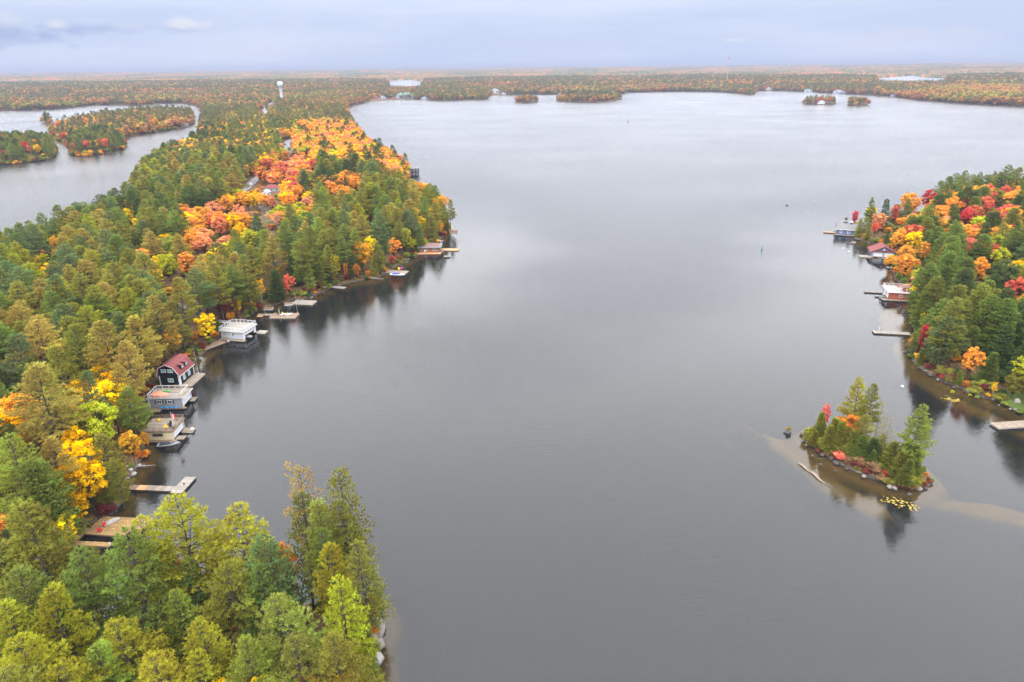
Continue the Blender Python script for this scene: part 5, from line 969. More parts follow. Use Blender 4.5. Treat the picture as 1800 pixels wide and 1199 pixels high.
# ---- white boathouse with railed roof
t = thing('boathouse', 'pale blue-grey boathouse with white railed roof deck and open garage door', 'boathouse', (*v2(391, 594, .55)[:2], 0), R(-12)); W, D, Z0, Z1 = 8.7, 7.6, .55, 3.25
wallbox(t, 0, W, 0, D, Z0, Z1, 'bluegrey', 'x+'); corner_trim(t, (0.03, W - .03), (-.02, D), Z0, Z1, w=.26)
part('garage_door', MB().box(W - .05, D/2, Z1 - .75, .1, D - 1.6, 1.5), 'white', t)
for i in range(4): part('door_window', MB().box(W + .015, 1.7 + i * 1.4, Z1 - .5, .04, .8, .22), 'glass', t)
part('wall', MB().box(W - .08, .4, (Z0+Z1)/2, .16, .8, Z1-Z0), 'white', t); part('wall', MB().box(W - .08, D - .5, (Z0+Z1)/2, .16, 1.0, Z1-Z0), 'white', t)
window(t, 4.6, 0, 2.2, .85, .85, pane='glass', fw=.2); dr = part('door', MB().box(1.3, -.04, 1.7, 1.0, .08, 2.1), 'cream', t); part('pane', MB().box(1.3, -.1, 2.2, .5, .03, .8), 'teal', dr)
part('roof_slab', MB().box(W/2, D/2, Z1 + .22, W + 1.2, D + 1.2, .42), 'white', t); rd = MB()
for i in range(36): rd.box(W/2, -.5 + (i + .5) * (D + 1.0) / 36, Z1 + .46, W + 1.0, (D + 1.0) / 36 * .93, .05)
part('decking', rd, 'deck_white', t, kind='stuff'); railing(t, [(-.35, -.35), (W + .35, -.35), (W + .35, D + .35), (-.35, D + .35), (-.35, -.35)], Z1 + .49, 1.05, step=1.65, post=.13)
dock_local(t, -.6, W + .9, -1.6, -.02, .5, 'deck', 'x'); dock_local(t, W + .2, W + 3.6, D - .3, D + 2.2, .5, 'deck_white', 'x', edge='edge')
br_ = MB(); br_.box(-2.6, D - .3, Z1 + .35, 4.4, 1.5, .12); part('bridge', br_, 'deck_white', t); railing(t, [(-.6, D - 1.0), (-4.8, D - 1.0)], Z1 + .42, .9, name='bridge_railing')
Mw = Matrix.Translation(t.location) @ Matrix.Rotation(R(-12), 4, 'Z'); motorboat('motorboat', 'red and white motorboat inside the white-railed boathouse', onto(Mw, W - 2.2, D/2 + .3, .15), R(-12), 5.5, 2.0, 'hull', 'redp')
A_, B_ = v2(366, 613, .5), v2(398, 601, .5); d = B_ - A_; t = thing('dock', 'brown shoreside deck under yellow maple beside the white-railed boathouse', 'dock', (A_.x, A_.y, 0), math.atan2(d.y, d.x)); dock_local(t, -1.5, d.length, -.2, 3.6, .5, 'deck_brown', 'x')
boulder('boulder', 'pale lichened rock on the edge of the brown shoreside deck', v2(401, 600, .7), 1.2, .9, .8, 'rock_pale', seed=3)
# ---- log boathouse at the cape
t = thing('boathouse', 'low brown log boathouse with flat brown and grey roof', 'boathouse', (*v2(737, 444, .5)[:2], 0), R(0)); W, D, Z0, Z1 = 10.8, 8.5, .5, 2.9
wallbox(t, 0, W, 0, D, Z0, Z1, 'logwall'); part('roof', MB().box(W/2, D/2, Z1 + .2, W + 1.6, D + 1.6, .36), 'greyroof', t); part('roof_panel', MB().box(W/2 - .2, D/2 + .5, Z1 + .42, W - .8, D - 1.4, .08), 'brownroof', t); part('chimney', MB().box(.5, D * .6, Z1 + .8, .6, .6, 1.0), 'redwall', t)
part('vent_pipe', MB().tube([(W - .3, D + .4, Z1), (W - .3, D + .4, Z1 + 1.8)], .12, 6), 'white', t)
window(t, 3.6, 0, 2.0, 1.5, .6, pane='glass'); window(t, 7.9, 0, 1.95, 1.5, .7, pane='glass'); o = part('life_ring', MB().lathe([(.3, 1.5), (.34, 1.62)], 12, (9.6, -.15)), 'white', t); dr = part('door', MB().box(1.6, -.05, 1.55, 1.0, .08, 2.0), 'deck_brown', t)
part('corner_board', MB().box(W, 0, (Z0+Z1)/2, .3, .3, Z1 - Z0), 'greenroof', t)
dock_local(t, -2.2, W + .7, -2.2, -.04, .5, 'deck_new', 'x', edge='deck_new'); dock_local(t, W + .2, W + 1.6, 1.0, 3.0, .45, 'deck_white', 'y')
o = thing('canoe_rack', 'white arched canoe leaning by the log boathouse door', 'canoe', onto(Matrix.Translation(t.location), 2.6, -.6, .55), .1); part('hull', MB().tube([(-.1, 0, 0), (.3, 0, .9), (.55, 0, 1.3), (.75, 0, .9), (.8, 0, 0)], [.05, .18, .24, .18, .05], 8), 'hull', o, smooth=True); part('stand', MB().box(.3, .3, .25, 1.0, .1, .5), 'deck_brown', o)
dock_px('dock', 'bright new cedar dock reaching out from the log boathouse', (772, 438), (806, 438.5), 3.4, mat='deck_new', edge='deck_new')
dock_px('dock', 'weathered dock behind the log boathouse', (758, 423), (779, 423.5), 2.6, mat='deck_grey'); dock_px('swim_raft', 'small floating raft off the log boathouse', (781, 450.5), (791, 450.5), 2.4, mat='deck', cat='raft')
dock_px('dock', 'stub of dock peeking past the cape pines', (786, 405), (804, 404.5), 3.2, mat='deck_brown'); dock_px('dock', 'low second dock stub below the cape pines', (790, 408), (803, 408), 1.4, .35, mat='deck_new')
# ---- dock with the covered runabout
dock_px('dock', 'weathered dock beside the blue-covered boat', (670, 476), (716, 478), 4.0, mat='deck', edge='edge')
motorboat('motorboat', 'white motorboat with blue canvas cover at its dock', v2(699, 482, .15), R(-12), 7.0, 2.4, 'hull', 'navy')
o = thing('float_toys', 'heap of red and yellow inflatable toys by blue-covered boat', 'water toys', v2(705, 474.5, .6), .3)
for i, (m, dx) in enumerate((('redp', .0), ('yellow', -1.0), ('navy', .9))): part('inflatable', MB().lathe([(.1, 0), (.5, .25), (.55, .7), (.3, 1.2), (.05, 1.3)], 9, (dx, .15 * i)), m, o, smooth=True)
# ---- docks along the middle of the shore
dock_px('dock', 'small plank dock below the shore pines with a skiff drawn up', (585, 504), (607, 506), 2.6, mat='deck_grey')
o = thing('skiff', 'white skiff drawn up on the bank among shrubs', 'boat', v2(566, 504, 1.0), R(-25)); part('hull', MB().loft(hull_secs(4.6, 1.5, .45)), 'hull', o); part('seat', MB().box(0, 0, .05, .3, 1.2, .06), 'deck', o)
dock_px('dock', 'broad grey dock out from the bare leaf-strewn bank', (517, 530), (553, 531.5), 4.6, mat='deck_grey', edge='edge'); dock_px('dock', 'small square leaf-filled float against the bare bank', (500, 534), (515, 532.5), 3.0, .45, mat='deck_brown', edge='white')
dock_px('swim_raft', 'white-edged raft of fallen leaves tucked into the cove', (464, 542), (480, 541), 2.8, .45, mat='deck_leafy', edge='white', cat='raft')
A_, B_ = v2(476, 555, .5), v2(522, 554.5, .5); d = B_ - A_; t = thing('dock', 'square dock holding a black fire bowl and white loungers', 'dock', (A_.x, A_.y, 0), math.atan2(d.y, d.x) - .05); dock_local(t, 0, d.length, -1.8, 3.2, .5, 'deck_brown', 'x', edge='edge'); dock_local(t, -5.8, -.05, .6, 2.4, .45, 'deck', 'y'); dock_local(t, -5.4, -3.2, -.8, .5, .4, 'deck_new', 'y')
Md = Matrix.Translation(t.location) @ Matrix.Rotation(math.atan2(d.y, d.x) - .05, 4, 'Z')
o = thing('fire_bowl', 'black round fire bowl on the square dock', 'fire bowl', onto(Md, 2.9, 2.0, .52)); part('bowl', MB().lathe([(.5, 0), (1.05, .35), (1.15, .8), (1.0, .82), (.9, .45)], 14), 'dark', o); part('stove_pipe', MB().tube([(-.2, 0, .5), (-.2, 0, 2.3)], .14, 7), 'edge', o); part('hood', MB().lathe([(.5, 2.3), (.05, 2.7)], 10, (.1, 0)), 'charcoal', o)
for i, (x, y, m, lb) in enumerate(((5.0, 1.6, 'yellow', 'yellow lounger on the square dock beside the fire bowl'), (6.4, .6, 'hull', 'white lounger at the front of the square dock'), (7.2, 1.6, 'hull', 'white lounger at the outer end of the square dock'), (4.2, .5, 'hull', 'small white seat on the square dock by the fire bowl'))):
    o = thing('lounger', lb, 'lounger', onto(Md, x, y, .52), .4 * i); part('seat', MB().box(0, 0, .3, 1.5 if i else .8, .75, .16), m, o); part('backrest', MB().extrude([(-.75, .35), (-.6, .35), (-.95, .95), (-1.08, .92)], -.36, .36), m, o); part('base', MB().box(0, 0, .11, 1.2, .6, .22), 'alu', o)
pole('flagpole', 'tall bare grey flagpole at the corner of the square dock', onto(Md, d.length - .5, 2.6, .5), 8.6, 'alu', 'edge')
# ---- T-shaped dock with a person on it
A_, B_ = v2(226, 856, .5), v2(306, 859, .5); d = B_ - A_; L = d.length; t = thing('dock', 'long T-shaped wooden dock with a person near the shore end', 'dock', (A_.x, A_.y, 0), math.atan2(d.y, d.x))
for i in range(5):
    a, b = L * i / 5, L * (i + 1) / 5; dock_local(t, a + .03, b - .03, -.95, .95, .5, ('deck_brown', 'deck_new', 'deck', 'deck', 'deck_grey')[i], 'y', posts=i in (0, 2, 4))
dock_local(t, L, L + 2.7, -1.7, 4.9, .52, 'deck_grey', 'x')
Mt = Matrix.Translation(t.location) @ Matrix.Rotation(math.atan2(d.y, d.x), 4, 'Z')
o = thing('cleat_block', 'small white mooring block on the outer T of the dock', 'mooring block', onto(Mt, L + .6, -1.1, .53)); part('block', MB().box(0, 0, .12, .35, .3, .24), 'white', o); part('ring', MB().lathe([(.12, .24), (.14, .34)], 8), 'alu', o)
o = thing('bucket', 'dark bucket standing on the outer T of the dock', 'bucket', onto(Mt, L + 1.5, 1.7, .53)); part('pail', MB().lathe([(.14, 0), (.2, .35), (.18, .35), (.13, .05)], 10), 'dark', o); part('handle', MB().tube([(-.19, 0, .34), (0, 0, .5), (.19, 0, .34)], .015, 4), 'alu', o)
# person: one skinned body, feet on the boards, looking down at the lines
def person(loc, rz, label):
    J = {'pel': (0, 0, .95), 'waist': (0, .02, 1.12), 'chest': (0, .05, 1.36), 'neck': (0, .06, 1.50), 'head': (0, .11, 1.60), 'crown': (0, .12, 1.74), 'shL': (-.19, .04, 1.43), 'elL': (-.25, .06, 1.15), 'haL': (-.18, .25, 1.02), 'shR': (.19, .04, 1.43), 'elR': (.26, .04, 1.16), 'haR': (.24, .2, .98),
         'hipL': (-.1, 0, .90), 'knL': (-.12, .05, .50), 'anL': (-.13, 0, .09), 'toL': (-.14, .16, .04), 'hipR': (.1, 0, .90), 'knR': (.13, .02, .50), 'anR': (.14, -.04, .09), 'toR': (.15, .12, .04)}
    E = [('pel','waist'),('waist','chest'),('chest','neck'),('neck','head'),('head','crown'),('chest','shL'),('shL','elL'),('elL','haL'),('chest','shR'),('shR','elR'),('elR','haR'),('pel','hipL'),('hipL','knL'),('knL','anL'),('anL','toL'),('pel','hipR'),('hipR','knR'),('knR','anR'),('anR','toR')]
    RAD = {'pel': .15, 'waist': .14, 'chest': .17, 'neck': .06, 'head': .105, 'crown': .08, 'sh': .075, 'el': .052, 'ha': .035, 'hi': .1, 'kn': .065, 'an': .045, 'to': .04}
    ks = list(J); me = bpy.data.meshes.new('person'); me.from_pydata([J[k] for k in ks], [(ks.index(a), ks.index(b)) for a, b in E], [])
    o = link('person', me); sm = o.modifiers.new('skin', 'SKIN'); 
    for i, k in enumerate(ks):
        r_ = RAD.get(k, RAD.get(k[:2])); me.skin_vertices[0].data[i].radius = (r_, r_)
    me.skin_vertices[0].data[0].use_root = True; o.modifiers.new('sub', 'SUBSURF').render_levels = 1; o.modifiers['sub'].levels = 1
    dg = bpy.context.evaluated_depsgraph_get(); fin_ = bpy.data.meshes.new_from_object(o.evaluated_get(dg)); bpy.data.objects.remove(o)
    for m in ('shirt', 'jean', 'skin', 'dark'): fin_.materials.append(MT[m])
    for p in fin_.polygons:
        z = p.center.z; x = abs(p.center.x); p.material_index = 2 if z > 1.49 or (z < 1.06 and x > .15 and z > .85 and p.center.y > .12) else (0 if z > .93 else (1 if z > .12 else 3))
    o = link('person', fin_); o.location = loc; o.rotation_euler = (0, 0, rz); tag(o, label, 'person')
    part('cap', MB().lathe([(.115, 1.665), (.115, 1.72), (.07, 1.78), (.01, 1.79)], 10, (0, .12)).box(0, .25, 1.68, .15, .14, .02), 'redp', o)
    for s in (-1, 1):
        q = MB()
        for k_ in range(5):
            b = Vector((s * (.18 if s < 0 else .24), .25 if s < 0 else .2, 1.0)); q.tube([b + Vector((s * (.02 - .012 * k_), 0, 0)), b + Vector((s * (.02 - .012 * k_), .05, -.03)), b + Vector((s * (.02 - .012 * k_), .06, -.07 + .005 * abs(k_ - 2)))], .009, 4)
        part('fingers', q, 'skin', o)
    return o
person(v2(233, 856, .5), R(-140), 'person in green jacket and red cap standing on T-shaped dock')
# ---- leaf-strewn deck with a boat slip and red chairs
c0 = v2(118, 954, .5); A_, B_ = v2(118, 954, .5), v2(176, 957, .5); d = B_ - A_; rz = math.atan2(d.y, d.x); t = thing('dock', 'leaf-strewn brown deck with a dark boat slip and red chairs', 'dock', (A_.x, A_.y, 0), rz); 
dock_local(t, -.8, 9.4, -.5, .75, .5, 'deck_leafy', 'x'); dock_local(t, -.8, 1.6, .8, 4.9, .5, 'deck_leafy', 'x'); dock_local(t, 1.65, 10.6, 2.9, 9.0, .52, 'deck_leafy', 'x'); dock_local(t, 10.7, 13.0, 4.5, 9.4, .5, 'deck_brown', 'x')
Ml = Matrix.Translation(t.location) @ Matrix.Rotation(rz, 4, 'Z')
chair(v2(176, 934, .54), R(200), 'redp', 'red Adirondack chair on leafy deck, lower of the two'); chair(v2(184, 924, .54), R(215), 'redp', 'red Adirondack chair on leafy deck, upper one by boulder')
boulder('boulder', 'long pale lichen-covered boulder beside the red chairs', v2(195, 918, .7), 3.4, 1.5, 1.2, 'rock_pale', seed=8)
lv = MB()
for _ in range(420):
    x, y = random.uniform(-.6, 10.4), random.uniform(-.4, 8.9)
    if 1.6 < x and .7 < y < 2.9: continue
    a = random.uniform(0, 6); r_ = random.uniform(.07, .15); lv.quad(*[(x + r_ * math.cos(a + k) * (1 if k % 2 else .6), y + r_ * math.sin(a + k), .545 + .01 * random.random()) for k in (0, 1.57, 3.14, 4.71)])
part('fallen_leaves', lv, 'leaflitter', t, kind='stuff')
for x, y, lb in ((9.2, .1, 'white mooring bollard on the tip of the leafy deck'), (3.4, 6.6, 'white bollard at the back of the leafy deck')):
    o = thing('bollard', lb, 'bollard', onto(Ml, x, y, .53)); part('post', MB().tube([(0, 0, 0), (0, 0, .45)], .13, 8), 'white', o); part('cap', MB().lathe([(.16, .45), (.16, .52), (.05, .55)], 8), 'alu', o)
def log(name, label, a, b, r_, mat='greybark', z=.12, group=None):
    A_, B_ = v2(*a, z), v2(*b, z); t = thing(name, label, 'log', A_, 0, group); d = B_ - A_; pts = [d * u + Vector((.15 * math.sin(u * 7), .12 * math.cos(u * 5), .1 * math.sin(u * 4))) for u in (0, .25, .5, .75, 1)]
    part('stem', MB().tube(pts, [r_, r_ * .9, r_ * .8, r_ * .6, r_ * .35], 7), mat, t, smooth=True); part('branch_stub', MB().tube([pts[2], pts[2] + Vector((.3, .5, .5))], [r_ * .4, r_ * .15], 5), mat, t); return t
log('fallen_log', 'fallen log reaching into the water above the T-shaped dock', (232, 822), (272, 817), .22)
log('fallen_log', 'pale driftwood log afloat near the small island', (1404, 815), (1428, 832), .3, 'driftwood'); log('fallen_log', 'second driftwood log beside the small island shallows', (1425, 830), (1450, 850), .34, 'driftwood')
log('fallen_log', 'thin log on the waterline below the amber oak', (648, 489.5), (674, 490), .25)
# ---- slate-blue boathouse on the east shore
t = thing('boathouse', 'slate-blue boathouse with grey roof, cupola and three white windows', 'boathouse', (*v2(1470, 411.5, .6)[:2], 0), R(-22)); W, D, Z0, Z1 = 12.6, 7.6, .6, 3.7
for y0, y1 in ((0, .16), (D - .16, D)): part('wall', MB().box(W/2, (y0+y1)/2, (Z0+Z1)/2, W, .16, Z1-Z0), 'bluewall', t)
gb = MB(); pk = 6.0
for x in (0.0, W - .16):
    b = len(gb.v); gb.v += [(x, .17, Z0), (x, D - .17, Z0), (x, D - .17, Z1), (x, D/2, pk), (x, .17, Z1), (x + .16, .17, Z0), (x + .16, D - .17, Z0), (x + .16, D - .17, Z1), (x + .16, D/2, pk), (x + .16, .17, Z1)]
    gb.f += [(b+4, b+3, b+2, b+1, b), (b+5, b+6, b+7, b+8, b+9)] + [(b+i, b+(i+1) % 5, b+5+(i+1) % 5, b+5+i) for i in range(5)]
part('gable', gb, 'bluewall', t)
def slope(parent, x0, x1, ya, za, yb, zb, th, mat, name='roof'):
    q = MB(); b = len(q.v); q.v += [(x0, ya, za), (x1, ya, za), (x1, yb, zb), (x0, yb, zb), (x0, ya, za + th), (x1, ya, za + th), (x1, yb, zb + th), (x0, yb, zb + th)]
    q.f += [(0, 3, 2, 1), (4, 5, 6, 7), (0, 1, 5, 4), (1, 2, 6, 5), (2, 3, 7, 6), (3, 0, 4, 7)]; return part(name, q, mat, parent)
slope(t, -.5, W + .5, -.6, Z1 - .35, D/2, pk + .05, .18, 'greyroof'); slope(t, -.5, W + .5, D/2 + .004, pk + .05, D + .6, Z1 - .35, .18, 'greyroof'); part('fascia', MB().box(W/2, -.64, Z1 - .3, W + 1.0, .06, .25), 'white', t)
for x in (2.2, 6.0, 9.9): window(t, x, 0, 2.25, .7, 1.5, pane='glass', fw=.24)
cu = part('cupola', MB().box(W * .56, D/2, pk + .55, 1.4, 1.2, 1.2), 'bluewall', t); part('cupola_roof', MB().loft([[(W * .56 + a, D/2 + b, pk + 1.15) for a, b in ((-.9, -.8), (.9, -.8), (.9, .8), (-.9, .8))], [(W * .56 + a, D/2 + b, pk + 1.6) for a, b in ((-.1, -.1), (.1, -.1), (.1, .1), (-.1, .1))]]), 'white', cu)
dock_local(t, -1.4, W + .3, -1.5, -.03, .55, 'deck_grey', 'x'); dock_local(t, -6.4, -.2, D - 4.2, D - 2.2, .5, 'deck_new', 'y'); dock_local(t, -1.0, -.15, D + .4, D + 2.2, .5, 'deck_grey', 'y')
# ---- red-gabled boathouse with white doors
t = thing('boathouse', 'boathouse with red gable roof and two white garage doors', 'boathouse', (*v2(1531, 451, .5)[:2], 0), R(-18)); W, D, Z0, Z1 = 10.6, 9.0, .45, 3.2; pk = 5.6
prof = [(0, Z1), (W, Z1), (W/2, pk)]
part('gable', MB().extrude(prof, 0, .16), 'bluewall', t); part('gable', MB().extrude(prof, D - .16, D), 'bluewall', t)
for x in (.08, W - .08): part('wall', MB().box(x, D/2, (Z0+Z1)/2, .16, D, Z1 - Z0), 'bluewall', t)
for x in (.5, W/2, W - .5): part('pillar', MB().box(x, .1, (Z0+Z1)/2 - .25, .9, .3, Z1 - Z0 + .5), 'greywall', t)
for x in (W * .27, W * .73): part('garage_door', MB().box(x, .2, (Z0+Z1)/2 + .1, W/2 - 1.05, .1, Z1 - Z0 - .25), 'white', t)
part('round_window', MB().tube([(W/2, -.04, 4.35), (W/2, .02, 4.35)], .42, 12), 'white', t); 
part('roof', MB().extrude([(-.7, Z1 - .42), (W/2, pk + .12), (W/2, pk + .32), (-.8, Z1 - .26)], -.7, D + .5), 'redroof', t); part('roof', MB().extrude([(W/2 + .004, pk + .12), (W + .7, Z1 - .42), (W + .8, Z1 - .26), (W/2 + .004, pk + .32)], -.7, D + .5), 'redroof', t)
part('porch_roof', MB().extrude([(-.2, Z1 + .03), (W + .2, Z1 + .03), (W - .9, Z1 + .55), (.9, Z1 + .55)], -.6, -.02), 'redroof', t); part('chimney', MB().box(W * .78, D * .4, pk - .6, .5, .5, 1.6), 'dark', t)
dock_local(t, -5.2, -.1, -.8, 2.4, .5, 'deck_grey', 'x', edge='edge')
# ---- red-brown boathouse with white roof deck
t = thing('boathouse', 'red-brown boathouse with white roof deck and small roof hut', 'boathouse', (*v2(1561, 526, .5)[:2], 0), R(-14)); W, D, Z0, Z1 = 11.2, 8.4, .5, 3.4
wallbox(t, 0, W, 0, D, Z0, Z1, 'redwall', 'x-'); 
for y in (2.2, 6.1): part('garage_door', MB().box(.06, y, (Z0+Z1)/2 + .05, .1, 3.2, Z1 - Z0 - .3), 'white', t)
for y in (.25, 4.15, 8.15): part('door_post', MB().box(.08, y, (Z0+Z1)/2, .16, .48, Z1 - Z0), 'redwall', t)
window(t, 4.4, 0, 2.1, 1.0, .8, pane='glass'); part('roof_slab', MB().box(W/2, D/2, Z1 + .2, W + 1.4, D + 1.2, .36), 'white', t); rd = MB()
for i in range(34): rd.box(W/2, -.5 + (i + .5) * (D + 1.0) / 34, Z1 + .41, W + 1.2, (D + 1.0) / 34 * .94, .05)
part('decking', rd, 'deck_white', t, kind='stuff'); railing(t, [(W + .4, -.35), (6.0, -.35)], Z1 + .44, .95, name='railing'); railing(t, [(-.4, -.3), (-.4, D + .3), (W + .4, D + .3)], Z1 + .44, .95, step=1.9)
hx_ = W - 4.4
hut = part('roof_hut', MB().box(hx_, 1.6, Z1 + 1.35, 3.0, 2.2, 1.85), 'redwall', t); part('hut_roof', MB().loft([[(hx_ + a, 1.6 + b, Z1 + 2.28) for a, b in ((-2.0, -1.6), (2.0, -1.6), (2.0, 1.6), (-2.0, 1.6))], [(hx_ + a, 1.6 + b, Z1 + 3.0) for a, b in ((-.7, -.1), (.7, -.1), (.7, .1), (-.7, .1))]]), 'brownroof', hut); part('hut_window', MB().box(hx_, .46, Z1 + 1.6, 1.9, .06, .7), 'cream', hut)
dock_local(t, -2.4, W, -1.2, -.03, .5, 'deck_grey', 'x')
for y, x0 in ((1.2, -3.0), (3.6, -4.0), (9.0, -7.0)): dock_local(t, x0, -.1, y - .5, y + .5, .5, 'deck_grey', 'y')
Mr = Matrix.Translation(t.location) @ Matrix.Rotation(R(-14), 4, 'Z'); pole('flagpole', 'short grey pole behind the red-brown boathouse roof', onto(Mr, 2.6, D + 1.6, .5), 7.0, 'alu', 'alu')
o = thing('patio_table', 'red patio table on the white roof deck behind the hut', 'table', onto(Mr, 6.0, D - .9, Z1 + .46)); part('tabletop', MB().box(0, 0, .74, 3.0, 1.0, .08), 'redwall', o)
for x in (-1.3, 1.3): part('leg', MB().box(x, 0, .35, .1, .8, .7), 'redp', o)
t = dock_px('dock', 'long grey dock on the east shore with a white post', (1535, 583), (1600, 586.5), 2.6, .5, 'deck_grey'); part('mooring_post', MB().tube([(2.2, 1.1, .4), (2.2, 1.1, 1.9)], .09, 7), 'white', t)
t = dock_px('dock', 'sun-bleached plank dock cut by the east side of the photo', (1748, 748), (1850, 741), 3.2, .6, 'deck', edge='deck_grey')
dock_px('dock', 'tiny dock tip showing below orange maples of the east shore', (1559, 470), (1572, 470), 2.4, mat='deck_grey')
# ------------------------------------------------------------------ road, cottages, far shore, rocks and small things
def densify(P, step):
    out = []
    for a, b in zip(P[:-1], P[1:]):
        n = max(1, int(np.linalg.norm(b - a) / step)); out += [a + (b - a) * i / n for i in range(n)]
    out.append(P[-1]); return np.array(out)
def smooth_line(P, k=3):
    for _ in range(k): P = np.vstack([P[:1], np.repeat(P, 2, 0)[1:-1] * .75 + np.vstack([P[1:], P[:-1]]).reshape(2, -1, 2).transpose(1, 0, 2).reshape(-1, 2) * .25, P[-1:]])
    return P
rl = densify(smooth_line(ROAD), 5.0); tn = unit(np.gradient(rl, axis=0)); nn = np.stack([-tn[:, 1], tn[:, 0]], 1)
def strip(name, off, wd, dz, mat, label, parent=None):
    Lf, Rt = rl + nn * (off - wd / 2), rl + nn * (off + wd / 2); zc = np.maximum(np.maximum(ground(Lf[:, 0], Lf[:, 1]), ground(Rt[:, 0], Rt[:, 1])), ground(rl[:, 0], rl[:, 1])) + .35
    zc = np.convolve(np.pad(zc, 4, mode='edge'), np.ones(9) / 9, 'valid') + dz; q = MB()
    for i in range(len(rl)): q.v += [(*Lf[i], zc[i]), (*Rt[i], zc[i])]
    for i in range(len(rl) - 1): q.f.append((2*i, 2*i+1, 2*i+3, 2*i+2))
    o = link(name, q.mesh(name, mat), parent); return o, zc
road, road_z = strip('road', 0, 7.5, 0.0, 'asphalt', ''); tag(road, 'grey two-lane road through the peninsula woods', None, None, 'structure')
for off in (-.18, .18): strip('centre_line', off, .16, .02, 'linepaint', '', road)
def car(name, label, cat, px, py, body, van=False, off=-2.2):
    p = at(px, py, 8)[:2]; i = int(np.argmin(np.hypot(*(rl - p).T))); q = rl[i] + nn[i] * off * .85; t = thing(name, label, cat, (q[0], q[1], road_z[i] + .02), math.atan2(tn[i][1], tn[i][0]))
    h = 1.9 if van else 1.4; L = 5.2 if van else 4.5
    part('body', MB().extrude([(-L/2, .35), (L/2, .35), (L/2, .85), (L/2 - .9, 1.0), (L/2 - 1.7, h), (-L/2 + .3, h), (-L/2, 1.0)], -.92, .92), body, t)
    part('windscreen', MB().extrude([(L/2 - .98, 1.05), (L/2 - .9, 1.05), (L/2 - 1.55, h - .1), (L/2 - 1.66, h - .1)], -.8, .8), 'glass', t); part('side_windows', MB().box(-.3, 0, h - .38, L - 2.3, 1.86, .46), 'glass', t)
    for x in (-L/2 + .9, L/2 - .9):
        for y in (-.85, .85): part('wheel', MB().tube([(x, y - .1, .33), (x, y + .1, .33)], .33, 12), 'dark', t)
    for y in (-.6, .6): part('headlight', MB().box(L/2 + .01, y, .7, .05, .35, .18), 'hull', t)
    return t
car('van', 'white van driving on the road through the trees', 'van', 437, 315, 'hull', True); car('car', 'dark car on the road gap further up the peninsula', 'car', 504, 249, 'charcoal', False, 2.2)
p = at(435, 332, 8); t = thing('street_lamp', 'tall dark street lamp below the white van', 'street lamp', (p[0], p[1], ground1(p[0], p[1])), R(20)); part('pole', MB().tube([(0, 0, 0), (0, 0, 9)], [.12, .07], 6), 'dark', t); part('arm', MB().tube([(0, 0, 8.9), (1.8, 0, 9.3)], .05, 5), 'dark', t); part('lamp_head', MB().box(2.0, 0, 9.28, .8, .3, .16), 'alu', t)
def house(name, label, cat, px, py, z, w, d, h, rise, rz, wall, roof, sto=1, gable=True, depth=None, win=3):
    g = z
    for _ in range(4): p = at(px, py, g); g = max(.4, ground1(p[0], p[1])) if depth is None else z
    t = thing(name, label, cat, (p[0], p[1], g - .3), rz)
    part('wall', MB().box(0, d/2, h/2, w, d, h), wall, t); o = .35
    if gable:
        part('gable', MB().extrude([(-w/2, h), (w/2, h), (0, h + rise)], .02, d - .02), wall, t)
        part('roof', MB().extrude([(-w/2 - o, h - .12), (0, h + rise + .06), (0, h + rise + .24), (-w/2 - o, h + .08)], -o, d + o), roof, t); part('roof', MB().extrude([(.004, h + rise + .06), (w/2 + o, h - .12), (w/2 + o, h + .08), (.004, h + rise + .24)], -o, d + o), roof, t)
    else:
        part('roof', MB().loft([[(a * (w/2 + o), d/2 + b * (d/2 + o), h + .02) for a, b in ((-1, -1), (1, -1), (1, 1), (-1, 1))], [(a * (w/2 - d * .42), d/2 + b * .1, h + rise) for a, b in ((-1, -1), (1, -1), (1, 1), (-1, 1))]]), roof, t)
    for s in range(sto):
        for i in range(win): window(t, -w/2 + w * (i + .5) / win, 0, h * (s + .55) / sto, w / win * .42, h / sto * .42, pane='glass', bars=0, fw=.16)
    part('door', MB().box(w/2 - .1, d * .3, 1.1, .24, 1.0, 2.0), 'redwall', t)
    return t
house('cottage', 'grey cottage with white trim hidden among the shore pines', 'cottage', 319, 566, 4, 7.5, 8, 4.6, 2.6, R(-8), 'greywall', 'greyroof', 2, win=2)
house('cottage', 'pale cottage glimpsed through hemlocks above the square dock', 'cottage', 483, 477, 4, 5.5, 6, 4.0, 2.4, R(-15), 'greywall', 'greyroof', 1, win=2)
house('house', 'red-roofed house beside the road amid orange maples', 'house', 478, 337, 8, 11, 7, 3.0, 2.2, R(8), 'greywall', 'redroof', 1, gable=False)
house('shed', 'small white shed in front of the red-roofed house', 'shed', 465, 345, 8, 5, 5, 3.0, 1.4, R(-10), 'white', 'alu', 1, win=1)
house('house', 'dark glassy house on the outer side of the cape', 'house', 728, 309, 3, 9, 9, 6.5, 1.0, R(10), 'charcoal', 'greyroof', 2, gable=False, win=3)
house('cottage', 'white cottage with red roof on the far twin islet', 'cottage', 1444, 182.5, 1, 15, 10, 5, 4, 0, 'white', 'redroof', 1)
house('cottage', 'cottage on the north shore of the west island', 'cottage', 263, 231, 2, 11, 8, 3.5, 2.5, .2, 'deck_brown', 'greyroof', 1); house('boathouse', 'grey boathouse on the west island shore by the narrows', 'boathouse', 323, 222, 1, 11, 9, 4.0, 2.5, .2, 'greywall', 'brownroof', 1)
house('hotel', 'long white lakeside building with green roof across the lake', 'hotel', 711, 173.5, 1, 50, 26, 9, 8, 0, 'bluegrey', 'greenroof', 2, gable=False, win=8)
